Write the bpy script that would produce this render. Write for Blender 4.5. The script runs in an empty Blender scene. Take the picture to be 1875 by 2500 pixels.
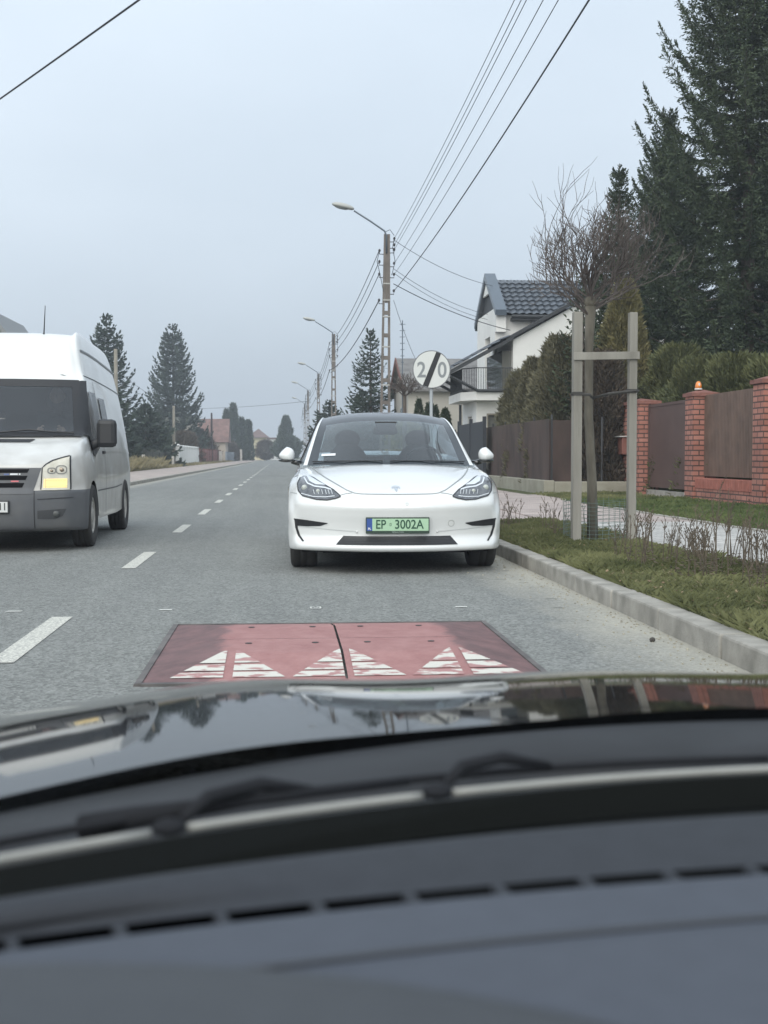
import bpy, bmesh, math, random
import numpy as np
from mathutils import Vector, Matrix
from mathutils.bvhtree import BVHTree
PI = math.pi
R = math.radians
SC = bpy.context.scene
COL = SC.collection

# ------------------------------------------------------------------ camera
CAMH = 0.985
cam_d = bpy.data.cameras.new('camera')
cam = bpy.data.objects.new('camera', cam_d)
COL.objects.link(cam)
cam.location = (0, 0, CAMH)
cam.rotation_euler = (R(90 - 2.595), 0, R(-4.68))
cam_d.sensor_fit = 'VERTICAL'
cam_d.sensor_height = 36.0
cam_d.lens = 43.2
cam_d.clip_start = 0.02
cam_d.clip_end = 3000
cam_d.dof.use_dof = True
cam_d.dof.focus_distance = 12.0
cam_d.dof.aperture_fstop = 8.0
SC.camera = cam

# ------------------------------------------------------------------ world
SC.view_settings.view_transform = 'Standard'
SC.view_settings.look = 'None'
SC.view_settings.gamma = 1
SC.view_settings.exposure = 0.84
world = bpy.data.worlds.new("World")
SC.world = world
world.use_nodes = True
wn, wl = world.node_tree.nodes, world.node_tree.links
wn.clear()
w_out = wn.new('ShaderNodeOutputWorld')
w_bg = wn.new('ShaderNodeBackground')
w_sky = wn.new('ShaderNodeTexSky')
w_sky.sky_type = 'NISHITA'
w_sky.sun_disc = False
w_sky.sun_elevation = R(38)
w_sky.sun_rotation = R(200)
w_sky.air_density = 1.0
w_sky.dust_density = 4.0
w_tc = wn.new('ShaderNodeTexCoord')
w_map = wn.new('ShaderNodeMapping'); w_map.inputs['Scale'].default_value = (1.0, 1.0, 2.2)
w_noise = wn.new('ShaderNodeTexNoise')
w_noise.inputs['Scale'].default_value = 1.9
w_noise.inputs['Detail'].default_value = 4
w_noise.inputs['Roughness'].default_value = 0.45
w_ramp = wn.new('ShaderNodeValToRGB')
w_ramp.color_ramp.elements[0].position = 0.30
w_ramp.color_ramp.elements[0].color = (3.85, 4.35, 4.98, 1)
w_ramp.color_ramp.elements[1].position = 0.72
w_ramp.color_ramp.elements[1].color = (4.8, 5.32, 5.98, 1)
w_mix = wn.new('ShaderNodeMixRGB'); w_mix.inputs[0].default_value = 0.93
wl.new(w_tc.outputs['Generated'], w_map.inputs['Vector'])
wl.new(w_map.outputs[0], w_noise.inputs['Vector'])
wl.new(w_noise.outputs[0], w_ramp.inputs[0])
# the cloud deck brightens towards the zenith (CIE overcast sky)
w_sep = wn.new('ShaderNodeSeparateXYZ'); wl.new(w_tc.outputs['Generated'], w_sep.inputs[0])
w_mr = wn.new('ShaderNodeMapRange')
w_mr.inputs['From Min'].default_value = 0.0; w_mr.inputs['From Max'].default_value = 0.55
w_mr.inputs['To Min'].default_value = 0.88; w_mr.inputs['To Max'].default_value = 1.38
wl.new(w_sep.outputs['Z'], w_mr.inputs['Value'])
w_mul = wn.new('ShaderNodeVectorMath'); w_mul.operation = 'SCALE'
wl.new(w_ramp.outputs[0], w_mul.inputs[0]); wl.new(w_mr.outputs[0], w_mul.inputs['Scale'])
wl.new(w_sky.outputs[0], w_mix.inputs[1])
wl.new(w_mul.outputs[0], w_mix.inputs[2])
wl.new(w_mix.outputs[0], w_bg.inputs[0])
w_bg.inputs['Strength'].default_value = 0.094
wl.new(w_bg.outputs[0], w_out.inputs[0])

sun_d = bpy.data.lights.new('sun', 'SUN')
sun_d.energy = 1.5
sun_d.angle = R(75)
sun_d.color = (1.0, 0.945, 0.86)
sun = bpy.data.objects.new('sun', sun_d)
COL.objects.link(sun)
sun.rotation_euler = (R(52), 0, R(-20))

# ------------------------------------------------------------------ helpers
MATS = {}
def mat(name, col, rough=0.6, metal=0.0, spec=0.5, coat=0.0, var=0.0, vscale=8.0, col2=None,
        bump=0.0, bscale=40.0, emit=None, estr=0.0, alpha=1.0, detail=5.0, stretch=(1, 1, 1)):
    if name in MATS: return MATS[name]
    m = bpy.data.materials.new(name); m.use_nodes = True
    nt = m.node_tree; n, l = nt.nodes, nt.links
    b = n['Principled BSDF']
    b.inputs['Base Color'].default_value = (*col, 1)
    b.inputs['Roughness'].default_value = rough
    b.inputs['Metallic'].default_value = metal
    b.inputs['Specular IOR Level'].default_value = spec
    b.inputs['Coat Weight'].default_value = coat
    b.inputs['Coat Roughness'].default_value = 0.04
    b.inputs['Alpha'].default_value = alpha
    if emit:
        b.inputs['Emission Color'].default_value = (*emit, 1)
        b.inputs['Emission Strength'].default_value = estr
    if var or col2 or bump:
        tc = n.new('ShaderNodeTexCoord'); mp = n.new('ShaderNodeMapping')
        mp.inputs['Scale'].default_value = stretch
        l.new(tc.outputs['Object'], mp.inputs['Vector'])
    if var or col2:
        no = n.new('ShaderNodeTexNoise'); no.inputs['Scale'].default_value = vscale
        no.inputs['Detail'].default_value = detail
        l.new(mp.outputs[0], no.inputs['Vector'])
        rp = n.new('ShaderNodeValToRGB')
        rp.color_ramp.elements[0].position = 0.3; rp.color_ramp.elements[1].position = 0.7
        c2 = col2 or tuple(min(1, c * (1 + var)) for c in col)
        c1 = col if col2 else tuple(c * (1 - var) for c in col)
        rp.color_ramp.elements[0].color = (*c1, 1); rp.color_ramp.elements[1].color = (*c2, 1)
        l.new(no.outputs[0], rp.inputs[0]); l.new(rp.outputs[0], b.inputs['Base Color'])
    if bump:
        nb = n.new('ShaderNodeTexNoise'); nb.inputs['Scale'].default_value = bscale
        nb.inputs['Detail'].default_value = 6
        l.new(mp.outputs[0], nb.inputs['Vector'])
        bp = n.new('ShaderNodeBump'); bp.inputs['Strength'].default_value = bump
        bp.inputs['Distance'].default_value = 0.02
        l.new(nb.outputs[0], bp.inputs['Height']); l.new(bp.outputs[0], b.inputs['Normal'])
    MATS[name] = m
    return m

def mat_glass(name, tint, ior=1.45, refl=1.0, rough=0.0):
    if name in MATS: return MATS[name]
    m = bpy.data.materials.new(name); m.use_nodes = True
    nt = m.node_tree; n, l = nt.nodes, nt.links; n.clear()
    o = n.new('ShaderNodeOutputMaterial'); mx = n.new('ShaderNodeMixShader')
    t = n.new('ShaderNodeBsdfTransparent'); t.inputs[0].default_value = (*tint, 1)
    g = n.new('ShaderNodeBsdfGlossy'); g.inputs['Roughness'].default_value = rough
    f = n.new('ShaderNodeFresnel'); ge = n.new('ShaderNodeNewGeometry')
    mi = n.new('ShaderNodeMapRange'); mi.inputs['To Min'].default_value = ior; mi.inputs['To Max'].default_value = 1/ior
    l.new(ge.outputs['Backfacing'], mi.inputs[0]); l.new(mi.outputs[0], f.inputs[0])   # same reflection seen from either side
    mu = n.new('ShaderNodeMath'); mu.operation = 'MULTIPLY'; mu.inputs[1].default_value = refl; mu.use_clamp = True
    l.new(f.outputs[0], mu.inputs[0]); l.new(mu.outputs[0], mx.inputs[0])
    l.new(t.outputs[0], mx.inputs[1]); l.new(g.outputs[0], mx.inputs[2]); l.new(mx.outputs[0], o.inputs[0])
    MATS[name] = m
    return m

def mat_brick(name, c1, c2, mortar, bw, bh, ms, rough=0.8, axes='side', bump=0.4, off=0.5, var=0.0):
    """axes 'side': bricks on upright faces (x+y, z); 'flat': pavers on the ground (x, y)"""
    if name in MATS: return MATS[name]
    m = bpy.data.materials.new(name); m.use_nodes = True
    nt = m.node_tree; n, l = nt.nodes, nt.links
    b = n['Principled BSDF']; b.inputs['Roughness'].default_value = rough
    tc = n.new('ShaderNodeTexCoord'); sp = n.new('ShaderNodeSeparateXYZ'); cb = n.new('ShaderNodeCombineXYZ')
    l.new(tc.outputs['Object'], sp.inputs[0])
    if axes == 'side':
        ad = n.new('ShaderNodeMath'); ad.operation = 'ADD'
        l.new(sp.outputs[0], ad.inputs[0]); l.new(sp.outputs[1], ad.inputs[1])
        l.new(ad.outputs[0], cb.inputs[0]); l.new(sp.outputs[2], cb.inputs[1])
    else:
        l.new(sp.outputs[0], cb.inputs[0]); l.new(sp.outputs[1], cb.inputs[1])
    br = n.new('ShaderNodeTexBrick'); br.offset = off
    br.inputs['Color1'].default_value = (*c1, 1); br.inputs['Color2'].default_value = (*c2, 1)
    br.inputs['Mortar'].default_value = (*mortar, 1); br.inputs['Scale'].default_value = 1.0
    br.inputs['Mortar Size'].default_value = ms; br.inputs['Brick Width'].default_value = bw
    br.inputs['Row Height'].default_value = bh; br.inputs['Mortar Smooth'].default_value = 0.2
    l.new(cb.outputs[0], br.inputs['Vector'])
    src = br.outputs[0]
    no = n.new('ShaderNodeTexNoise'); no.inputs['Scale'].default_value = 1.7; no.inputs['Detail'].default_value = 8
    l.new(tc.outputs['Object'], no.inputs['Vector'])
    mr = n.new('ShaderNodeMapRange'); mr.inputs['From Min'].default_value = .3; mr.inputs['From Max'].default_value = .7
    mr.inputs['To Min'].default_value = 0.78; mr.inputs['To Max'].default_value = 1.15
    l.new(no.outputs[0], mr.inputs[0])
    vm = n.new('ShaderNodeVectorMath'); vm.operation = 'SCALE'
    l.new(src, vm.inputs[0]); l.new(mr.outputs[0], vm.inputs['Scale'])
    l.new(vm.outputs[0], b.inputs['Base Color'])
    bp = n.new('ShaderNodeBump'); bp.inputs['Strength'].default_value = bump; bp.inputs['Distance'].default_value = 0.01
    bp.invert = True
    l.new(br.outputs['Fac'], bp.inputs['Height']); l.new(bp.outputs[0], b.inputs['Normal'])
    MATS[name] = m
    return m

class MB:
    def __init__(s): s.v, s.f = [], []
    def add(s, vs, fs):
        o = len(s.v); s.v += [tuple(v) for v in vs]; s.f += [tuple(i + o for i in f) for f in fs]; return s
    def box(s, cx, cy, cz, sx, sy, sz, rz=0.0, rx=0.0, ry=0.0):
        M = Matrix.Translation((cx, cy, cz)) @ Matrix.Rotation(rz, 4, 'Z') @ Matrix.Rotation(ry, 4, 'Y') @ Matrix.Rotation(rx, 4, 'X')
        vs = [M @ Vector((a * sx / 2, b * sy / 2, c * sz / 2)) for a in (-1, 1) for b in (-1, 1) for c in (-1, 1)]
        return s.add(vs, [(0, 1, 3, 2), (4, 6, 7, 5), (0, 4, 5, 1), (2, 3, 7, 6), (0, 2, 6, 4), (1, 5, 7, 3)])
    def bx(s, x0, x1, y0, y1, z0, z1):
        return s.box((x0+x1)/2, (y0+y1)/2, (z0+z1)/2, abs(x1-x0), abs(y1-y0), abs(z1-z0))
    def tube(s, pts, rad, n=6, cap=True):
        pts = [Vector(p) for p in pts]
        rr = rad if isinstance(rad, (list, tuple)) else [rad] * len(pts)
        vs, fs = [], []
        for i, p in enumerate(pts):
            d = (pts[min(i+1, len(pts)-1)] - pts[max(i-1, 0)]).normalized()
            a = d.cross(Vector((0, 0, 1)) if abs(d.z) < .9 else Vector((1, 0, 0))).normalized(); b = d.cross(a)
            for k in range(n):
                t = 2*PI*k/n; vs.append(p + (a*math.cos(t) + b*math.sin(t))*rr[i])
        for i in range(len(pts)-1):
            for k in range(n):
                k2 = (k+1) % n; fs.append((i*n+k, i*n+k2, (i+1)*n+k2, (i+1)*n+k))
        if cap: fs.append(tuple(range(n))[::-1]); fs.append(tuple(range((len(pts)-1)*n, len(pts)*n)))
        return s.add(vs, fs)
    def lathe(s, prof, n=24, M=Matrix.Identity(4), cap=True):
        """prof: (radius, z) about local Z, then placed by M"""
        vs, fs = [], []
        for r, z in prof:
            for k in range(n):
                t = 2*PI*k/n; vs.append(M @ Vector((r*math.cos(t), r*math.sin(t), z)))
        for i in range(len(prof)-1):
            for k in range(n):
                k2 = (k+1) % n; fs.append((i*n+k, i*n+k2, (i+1)*n+k2, (i+1)*n+k))
        if cap: fs.append(tuple(range(n))[::-1]); fs.append(tuple(range((len(prof)-1)*n, len(prof)*n)))
        return s.add(vs, fs)
    def ell(s, c, r, n=16, m=10, M3=None):
        vs, fs = [], []
        for i in range(m+1):
            ph = PI*i/m
            for k in range(n):
                t = 2*PI*k/n
                p = Vector((r[0]*math.sin(ph)*math.cos(t), r[1]*math.sin(ph)*math.sin(t), r[2]*math.cos(ph)))
                if M3: p = M3 @ p
                vs.append(Vector(c) + p)
        for i in range(m):
            for k in range(n):
                k2 = (k+1) % n; fs.append((i*n+k, (i+1)*n+k, (i+1)*n+k2, i*n+k2))
        return s.add(vs, fs)
    def grid(s, P, flip=False):
        r, c = len(P), len(P[0]); vs = [p for row in P for p in row]; fs = []
        for i in range(r-1):
            for j in range(c-1):
                q = (i*c+j, i*c+j+1, (i+1)*c+j+1, (i+1)*c+j); fs.append(q[::-1] if flip else q)
        return s.add(vs, fs)
    def prism(s, poly, y0, y1, axis='y'):
        """poly of (a,b); extruded along axis: 'y'->(a,y,b) 'x'->(x,a,b) 'z'->(a,b,z)"""
        n = len(poly)
        def P(a, b, t): return {'y': (a, t, b), 'x': (t, a, b), 'z': (a, b, t)}[axis]
        vs = [P(a, b, y0) for a, b in poly] + [P(a, b, y1) for a, b in poly]
        fs = [tuple(range(n)), tuple(range(n, 2*n))[::-1]] + [(i, i+n, (i+1) % n + n, (i+1) % n) for i in range(n)]
        return s.add(vs, fs)
    def build(s, name, m, parent=None, smooth=False, bevel=0.0, loc=None, auto=None, solid=0.0, sub=0):
        me = bpy.data.meshes.new(name); me.from_pydata(s.v, [], s.f)
        bm = bmesh.new(); bm.from_mesh(me); bmesh.ops.recalc_face_normals(bm, faces=bm.faces); bm.to_mesh(me); bm.free()
        me.materials.append(m)
        if smooth:
            for p in me.polygons: p.use_smooth = True
        o = bpy.data.objects.new(name, me); COL.objects.link(o)
        if parent: o.parent = parent
        if loc: o.location = loc
        if solid:
            d = o.modifiers.new('solid', 'SOLIDIFY'); d.thickness = solid; d.offset = -1
        if sub:
            d = o.modifiers.new('sub', 'SUBSURF'); d.levels = sub; d.render_levels = sub
        if bevel:
            d = o.modifiers.new('bevel', 'BEVEL'); d.width = bevel; d.segments = 2; d.limit_method = 'ANGLE'
        return o

def tag(o, label=None, cat=None, group=None, kind=None):
    if label: o['label'] = label
    if cat: o['category'] = cat
    if group: o['group'] = group
    if kind: o['kind'] = kind
    return o
def thing(name, label, cat, loc=(0, 0, 0), rz=0.0, group=None):
    o = bpy.data.objects.new(name, None); COL.objects.link(o)
    o.location = loc; o.rotation_euler = (0, 0, rz)
    return tag(o, label, cat, group)
def struct(name, mb, m, **k):
    o = mb.build(name, m, **k); o['kind'] = 'structure'; return o
def dup(o, parent=None):
    c = o.copy(); COL.objects.link(c)
    if parent: c.parent = parent
    for ch in list(o.children): dup(ch, c)
    return c

def build_np(name, Q, m, parent=None, tri=False):
    """Q (N,k,3) faces"""
    k = Q.shape[1]; N = Q.shape[0]
    me = bpy.data.meshes.new(name)
    me.vertices.add(N*k); me.vertices.foreach_set('co', Q.reshape(-1).astype(np.float32))
    me.loops.add(N*k); me.loops.foreach_set('vertex_index', np.arange(N*k, dtype=np.int32))
    me.polygons.add(N); me.polygons.foreach_set('loop_start', np.arange(0, N*k, k, dtype=np.int32))
    me.polygons.foreach_set('loop_total', np.full(N, k, dtype=np.int32))
    me.update(calc_edges=True); me.materials.append(m)
    o = bpy.data.objects.new(name, me); COL.objects.link(o)
    if parent: o.parent = parent
    return o
def diamonds(P, D, L, W, rng):
    """tapered leaf/twig faces: base P, unit direction D, length L, width W"""
    D = D/np.linalg.norm(D, axis=1, keepdims=True)
    r = rng.normal(size=P.shape); S = np.cross(D, r); S /= np.linalg.norm(S, axis=1, keepdims=True)+1e-9
    L = L[:, None]; W = W[:, None]
    return np.stack([P, P + D*L*.45 + S*W*.5, P + D*L, P + D*L*.45 - S*W*.5], axis=1)

def text_mesh(name, txt, size, m, parent, M, extrude=0.001, sx=1.0, bold=0.0, align='CENTER'):
    cu = bpy.data.curves.new(name, 'FONT'); cu.body = txt; cu.size = size; cu.extrude = extrude
    cu.align_x = align; cu.align_y = 'CENTER'; cu.offset = bold
    tmp = bpy.data.objects.new('tmp_text', cu); COL.objects.link(tmp)
    bpy.context.view_layer.update()
    dg = bpy.context.evaluated_depsgraph_get()
    me = bpy.data.meshes.new_from_object(tmp.evaluated_get(dg))
    bpy.data.objects.remove(tmp); bpy.data.curves.remove(cu)
    me.transform(M @ Matrix.Diagonal((sx, 1, 1, 1)))
    me.materials.clear(); me.materials.append(m); me.name = name
    o = bpy.data.objects.new(name, me); COL.objects.link(o)
    if parent: o.parent = parent
    return o

def crom(P, n):
    """Catmull-Rom refine along axis 0; P (R,...)"""
    P = np.asarray(P, float); Rn = P.shape[0]
    ext = np.concatenate([(2*P[:1]-P[1:2]), P, (2*P[-1:]-P[-2:-1])], 0)
    out = []
    for i in range(Rn-1):
        p0, p1, p2, p3 = ext[i], ext[i+1], ext[i+2], ext[i+3]
        for k in range(n):
            t = k/n
            out.append(0.5*((2*p1)+(-p0+p2)*t+(2*p0-5*p1+4*p2-p3)*t*t+(-p0+3*p1-3*p2+p3)*t**3))
    out.append(P[-1])
    return np.array(out)
def refine(P, n, m):
    A = crom(P, n); B = crom(A.transpose(1, 0, 2), m).transpose(1, 0, 2)
    return B
def mirror_cols(H):
    """H (R,C,3) half with column 0 on x=0 -> full"""
    L = H[:, :0:-1].copy(); L[:, :, 0] *= -1
    return np.concatenate([L, H], 1)
def bvh_of(P):
    r, c = P.shape[:2]
    vs = [tuple(p) for p in P.reshape(-1, 3)]
    fs = [(i*c+j, i*c+j+1, (i+1)*c+j+1, (i+1)*c+j) for i in range(r-1) for j in range(c-1)]
    return BVHTree.FromPolygons(vs, fs)
def front_hit(bvh, x, z, eps):
    h, nrm, _, _ = bvh.ray_cast(Vector((x, -3, z)), Vector((0, 1, 0)))
    if h is None: return Vector((x, .5, z))
    if nrm.y > 0: nrm = -nrm
    return h + nrm*eps
def side_hit(bvh, sgn, y, z, eps):
    h, nrm, _, _ = bvh.ray_cast(Vector((sgn*3, y, z)), Vector((-sgn, 0, 0)))
    if h is None: return Vector((sgn*.9, y, z))
    if nrm.x*sgn < 0: nrm = -nrm
    return h + nrm*eps
def pl(pts, n):
    """resample a polyline to n points"""
    pts = [Vector((*p, 0)) if len(p) == 2 else Vector(p) for p in pts]
    d = [0]
    for a, b in zip(pts, pts[1:]): d.append(d[-1] + (b-a).length)
    out = []
    for k in range(n):
        t = d[-1]*k/(n-1); i = 0
        while i < len(d)-2 and d[i+1] < t: i += 1
        u = (t-d[i])/max(1e-9, d[i+1]-d[i]); out.append(pts[i].lerp(pts[i+1], min(1, u)))
    return out
def patch(A, B, hit, n=24, m=8):
    """ruled patch between 2-D curves A and B, laid on a surface by hit(a,b)"""
    A, B = pl(A, n), pl(B, n); G = []
    for i in range(m+1):
        t = i/m; G.append([hit(a.x*(1-t)+b.x*t, a.y*(1-t)+b.y*t) for a, b in zip(A, B)])
    return G
def ribbon(pts, w, hit, n=40):
    P = pl(pts, n); G = [[], []]
    for i, p in enumerate(P):
        d = (P[min(i+1, n-1)]-P[max(i-1, 0)]).normalized(); q = Vector((-d.y, d.x, 0))*w/2
        G[0].append(hit(p.x+q.x, p.y+q.y)); G[1].append(hit(p.x-q.x, p.y-q.y))
    return G
# ------------------------------------------------------------------ ground, road, pavements
def asphalt():
    m = bpy.data.materials.new('asphalt'); m.use_nodes = True
    n, l = m.node_tree.nodes, m.node_tree.links; b = n['Principled BSDF']
    b.inputs['Roughness'].default_value = 0.82; b.inputs['Specular IOR Level'].default_value = 0.35
    tc = n.new('ShaderNodeTexCoord')
    def noise(sc, det=2, rough=.5, stretch=None):
        t = n.new('ShaderNodeTexNoise'); t.inputs['Scale'].default_value = sc; t.inputs['Detail'].default_value = det
        t.inputs['Roughness'].default_value = rough
        if stretch:
            mp = n.new('ShaderNodeMapping'); mp.inputs['Scale'].default_value = stretch
            l.new(tc.outputs['Object'], mp.inputs['Vector']); l.new(mp.outputs[0], t.inputs['Vector'])
        else: l.new(tc.outputs['Object'], t.inputs['Vector'])
        return t.outputs[0]
    def ramp(v, p0, c0, p1, c1):
        r = n.new('ShaderNodeValToRGB'); r.color_ramp.elements[0].position = p0; r.color_ramp.elements[1].position = p1
        r.color_ramp.elements[0].color = (*c0, 1); r.color_ramp.elements[1].color = (*c1, 1); l.new(v, r.inputs[0]); return r.outputs[0]
    vo = n.new('ShaderNodeTexVoronoi'); vo.inputs['Scale'].default_value = 62; l.new(tc.outputs['Object'], vo.inputs['Vector'])
    stones = ramp(vo.outputs['Color'], .15, (.085, .09, .087), .95, (.42, .43, .41))
    fine = ramp(noise(110, 3, .7), .35, (.12, .125, .121), .68, (.36, .37, .352))
    mx = n.new('ShaderNodeMixRGB'); mx.inputs[0].default_value = .5; l.new(stones, mx.inputs[1]); l.new(fine, mx.inputs[2])
    big = ramp(noise(.55, 6, .6, (1, .25, 1)), .3, (.84, .84, .84), .72, (1.03, 1.03, 1.02))
    ml = n.new('ShaderNodeMixRGB'); ml.blend_type = 'MULTIPLY'; ml.inputs[0].default_value = 1; l.new(mx.outputs[0], ml.inputs[1]); l.new(big, ml.inputs[2])
    patch_ = ramp(noise(3.1, 5, .6), .42, (.95, .95, .95), .65, (1.02, 1.02, 1.02))
    mp2 = n.new('ShaderNodeMixRGB'); mp2.blend_type = 'MULTIPLY'; mp2.inputs[0].default_value = 1; l.new(ml.outputs[0], mp2.inputs[1]); l.new(patch_, mp2.inputs[2])
    trk = ramp(noise(1.0, 6, .65, (2.6, .07, 1)), .35, (.90, .90, .905), .68, (1.04, 1.04, 1.035))
    mp3 = n.new('ShaderNodeMixRGB'); mp3.blend_type = 'MULTIPLY'; mp3.inputs[0].default_value = 1; l.new(mp2.outputs[0], mp3.inputs[1]); l.new(trk, mp3.inputs[2])
    spot = ramp(noise(5.5, 3, .5), .70, (1, 1, 1), .80, (.82, .82, .82))
    mp4 = n.new('ShaderNodeMixRGB'); mp4.blend_type = 'MULTIPLY'; mp4.inputs[0].default_value = 1; l.new(mp3.outputs[0], mp4.inputs[1]); l.new(spot, mp4.inputs[2])
    # pale dust swept up against both kerbs
    sp = n.new('ShaderNodeSeparateXYZ'); l.new(tc.outputs['Object'], sp.inputs[0])
    nd = noise(2.3, 7, .65, (1, .35, 1))
    ad = n.new('ShaderNodeMath'); ad.operation = 'MULTIPLY_ADD'; ad.inputs[1].default_value = .9
    l.new(nd, ad.inputs[0]); l.new(sp.outputs[0], ad.inputs[2])
    mr = n.new('ShaderNodeMapRange'); mr.inputs['From Min'].default_value = 1.98; mr.inputs['From Max'].default_value = 2.50
    l.new(ad.outputs[0], mr.inputs[0])
    ad2 = n.new('ShaderNodeMath'); ad2.operation = 'MULTIPLY_ADD'; ad2.inputs[1].default_value = .5
    l.new(nd, ad2.inputs[0]); l.new(sp.outputs[0], ad2.inputs[2])
    mr2 = n.new('ShaderNodeMapRange'); mr2.inputs['From Min'].default_value = -4.3; mr2.inputs['From Max'].default_value = -4.9
    l.new(ad2.outputs[0], mr2.inputs[0])
    mxx = n.new('ShaderNodeMath'); mxx.operation = 'MAXIMUM'; l.new(mr.outputs[0], mxx.inputs[0]); l.new(mr2.outputs[0], mxx.inputs[1])
    dustc = ramp(noise(38, 6, .75), .3, (.33, .315, .275), .70, (.56, .53, .44))
    mu = n.new('ShaderNodeMath'); mu.operation = 'MULTIPLY'; mu.inputs[1].default_value = .75; l.new(mxx.outputs[0], mu.inputs[0])
    dm = n.new('ShaderNodeMixRGB'); l.new(mu.outputs[0], dm.inputs[0]); l.new(mp4.outputs[0], dm.inputs[1]); l.new(dustc, dm.inputs[2])
    l.new(dm.outputs[0], b.inputs['Base Color'])
    bp = n.new('ShaderNodeBump'); bp.inputs['Strength'].default_value = .5; bp.inputs['Distance'].default_value = .009
    l.new(vo.outputs['Distance'], bp.inputs['Height']); l.new(bp.outputs[0], b.inputs['Normal'])
    return m
M_ASPH = asphalt()
M_SOIL = mat('soil_and_grass', (.055, .07, .03), .95, col2=(.115, .12, .062), vscale=3.5, detail=9, bump=.6, bscale=30, spec=.15)
M_KERB = mat('kerb_concrete', (.22, .21, .185), .85, col2=(.41, .39, .35), vscale=6, detail=9, bump=.25, bscale=90)
M_PAVE = mat_brick('pale_pavers', (.44, .43, .41), (.53, .515, .49), (.22, .21, .19), .2, .1, .006, axes='flat', bump=.3)
M_PINK = mat_brick('pink_pavers', (.40, .335, .31), (.47, .40, .37), (.24, .20, .18), .2, .1, .006, axes='flat', bump=.3)
M_LPAVE = mat_brick('left_pavers', (.36, .30, .27), (.45, .385, .35), (.25, .22, .2), .4, .2, .01, axes='flat', bump=.2)
def worn_paint():
    m = bpy.data.materials.new('road_paint'); m.use_nodes = True
    n, l = m.node_tree.nodes, m.node_tree.links; b = n['Principled BSDF']; b.inputs['Roughness'].default_value = .75
    tc = n.new('ShaderNodeTexCoord'); no = n.new('ShaderNodeTexNoise'); no.inputs['Scale'].default_value = 70; no.inputs['Detail'].default_value = 5
    no.inputs['Roughness'].default_value = .7
    l.new(tc.outputs['Object'], no.inputs['Vector']); r = n.new('ShaderNodeValToRGB'); e = r.color_ramp.elements
    e[0].position = .38; e[0].color = (.30, .30, .28, 1); e[1].position = .58; e[1].color = (.66, .65, .58, 1)
    l.new(no.outputs[0], r.inputs[0]); l.new(r.outputs[0], b.inputs['Base Color'])
    return m
M_PAINT = worn_paint()

g = MB(); g.add([(-900, -60, -.02), (900, -60, -.02), (900, 2400, -.02), (-900, 2400, -.02)], [(0, 1, 2, 3)])
struct('ground', g, M_SOIL)
g = MB(); g.add([(-5.12, -20, 0), (2.12, -20, 0), (2.12, 330, 0), (-5.12, 330, 0)], [(0, 1, 2, 3)])
struct('road', g, M_ASPH)
def dash(x, y0, y1, w=.12, x2=None):
    x2 = x if x2 is None else x2
    return [(x-w/2, y0, .004), (x+w/2, y0, .004), (x2+w/2, y1, .004), (x2-w/2, y1, .004)]
cl = MB()
ys = [(5.94, 7.62), (10.9, 12.75), (16.0, 17.8), (20.9, 23.0), (26.2, 28.0)]
y = 31.2
while y < 150: ys.append((y, y+2.0)); y += 5.0
ys = [(.9, 2.5)] + ys
def xcl(y): return -1.33 - .0028*y
for a, b_ in ys: cl.add(dash(xcl(a), a, b_, .125, xcl(b_)), [(0, 1, 2, 3)])
struct('road_centre_line', cl, M_PAINT)
# short remnants of a removed crosswise marking
rm = MB()
for x, w, h in ((-1.71, .10, .045), (-.76, .085, .05), (1.15, .085, .045)):
    rm.add([(x-w/2, 7.9, .004), (x+w/2, 7.905, .004), (x+w/2+.004, 7.9+h, .004), (x-w/2+.015, 7.9+h, .004)], [(0, 1, 2, 3)])
for (a, b_, c, d) in ((.17, .18, 7.90, 7.99), (.23, .242, 7.9, 7.99), (.17, .20, 7.985, 8.0), (.215, .242, 7.985, 8.0), (.17, .242, 7.895, 7.91), (.195, .225, 7.94, 7.955)):
    rm.add([(a, c, .0045), (b_, c, .0045), (b_, d, .0045), (a, d, .0045)], [(0, 1, 2, 3)])
struct('road_marking', rm, mat('fresh_paint', (.62, .62, .58), .7, var=.2, vscale=60))

ck = MB(); rnd = random.Random(9)  # thin flat quads for twigs and leaf bits lying on the road
for x, y, w in ((1.60, 9.75, .09), (1.72, 9.66, .11), (1.86, 9.4, .09), (1.84, 8.32, .10), (1.78, 7.82, .09), (1.9, 10.4, .07), (-2.4, 7.0, .12)):
    ck.add([(x-w/2, y, .004), (x+w/2, y+.006, .004), (x+w/2-.01, y+.018, .004), (x-w/2+.015, y+.012, .004)], [(0, 1, 2, 3)])
struct('twig_debris', ck, mat('twig_dark', (.045, .045, .043), .9))
# kerbs: metre-long blocks
def kerb(x0, x1, ya, yb, name, step=1.0, h=.12, seed=1):
    k = MB(); rnd = random.Random(seed); y = ya
    while y < yb:
        L = step if y < 60 else 10
        dz = rnd.uniform(-.003, .003); dx = rnd.uniform(-.004, .004)
        k.bx(x0+dx, x1+dx, y+.006, y+L-.006, -.1, h+dz); y += L
    return struct(name, k, M_KERB, bevel=.014)
kerb(2.12, 2.27, -4.2, 15.9, 'kerb', seed=3)
kerb(2.12, 2.27, 15.9, 32, 'dropped_kerb', h=.035, seed=5)
kerb(2.12, 2.27, 32, 330, 'far_kerb', seed=6)
kerb(-5.27, -5.12, -4, 330, 'left_kerb', seed=4)
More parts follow.
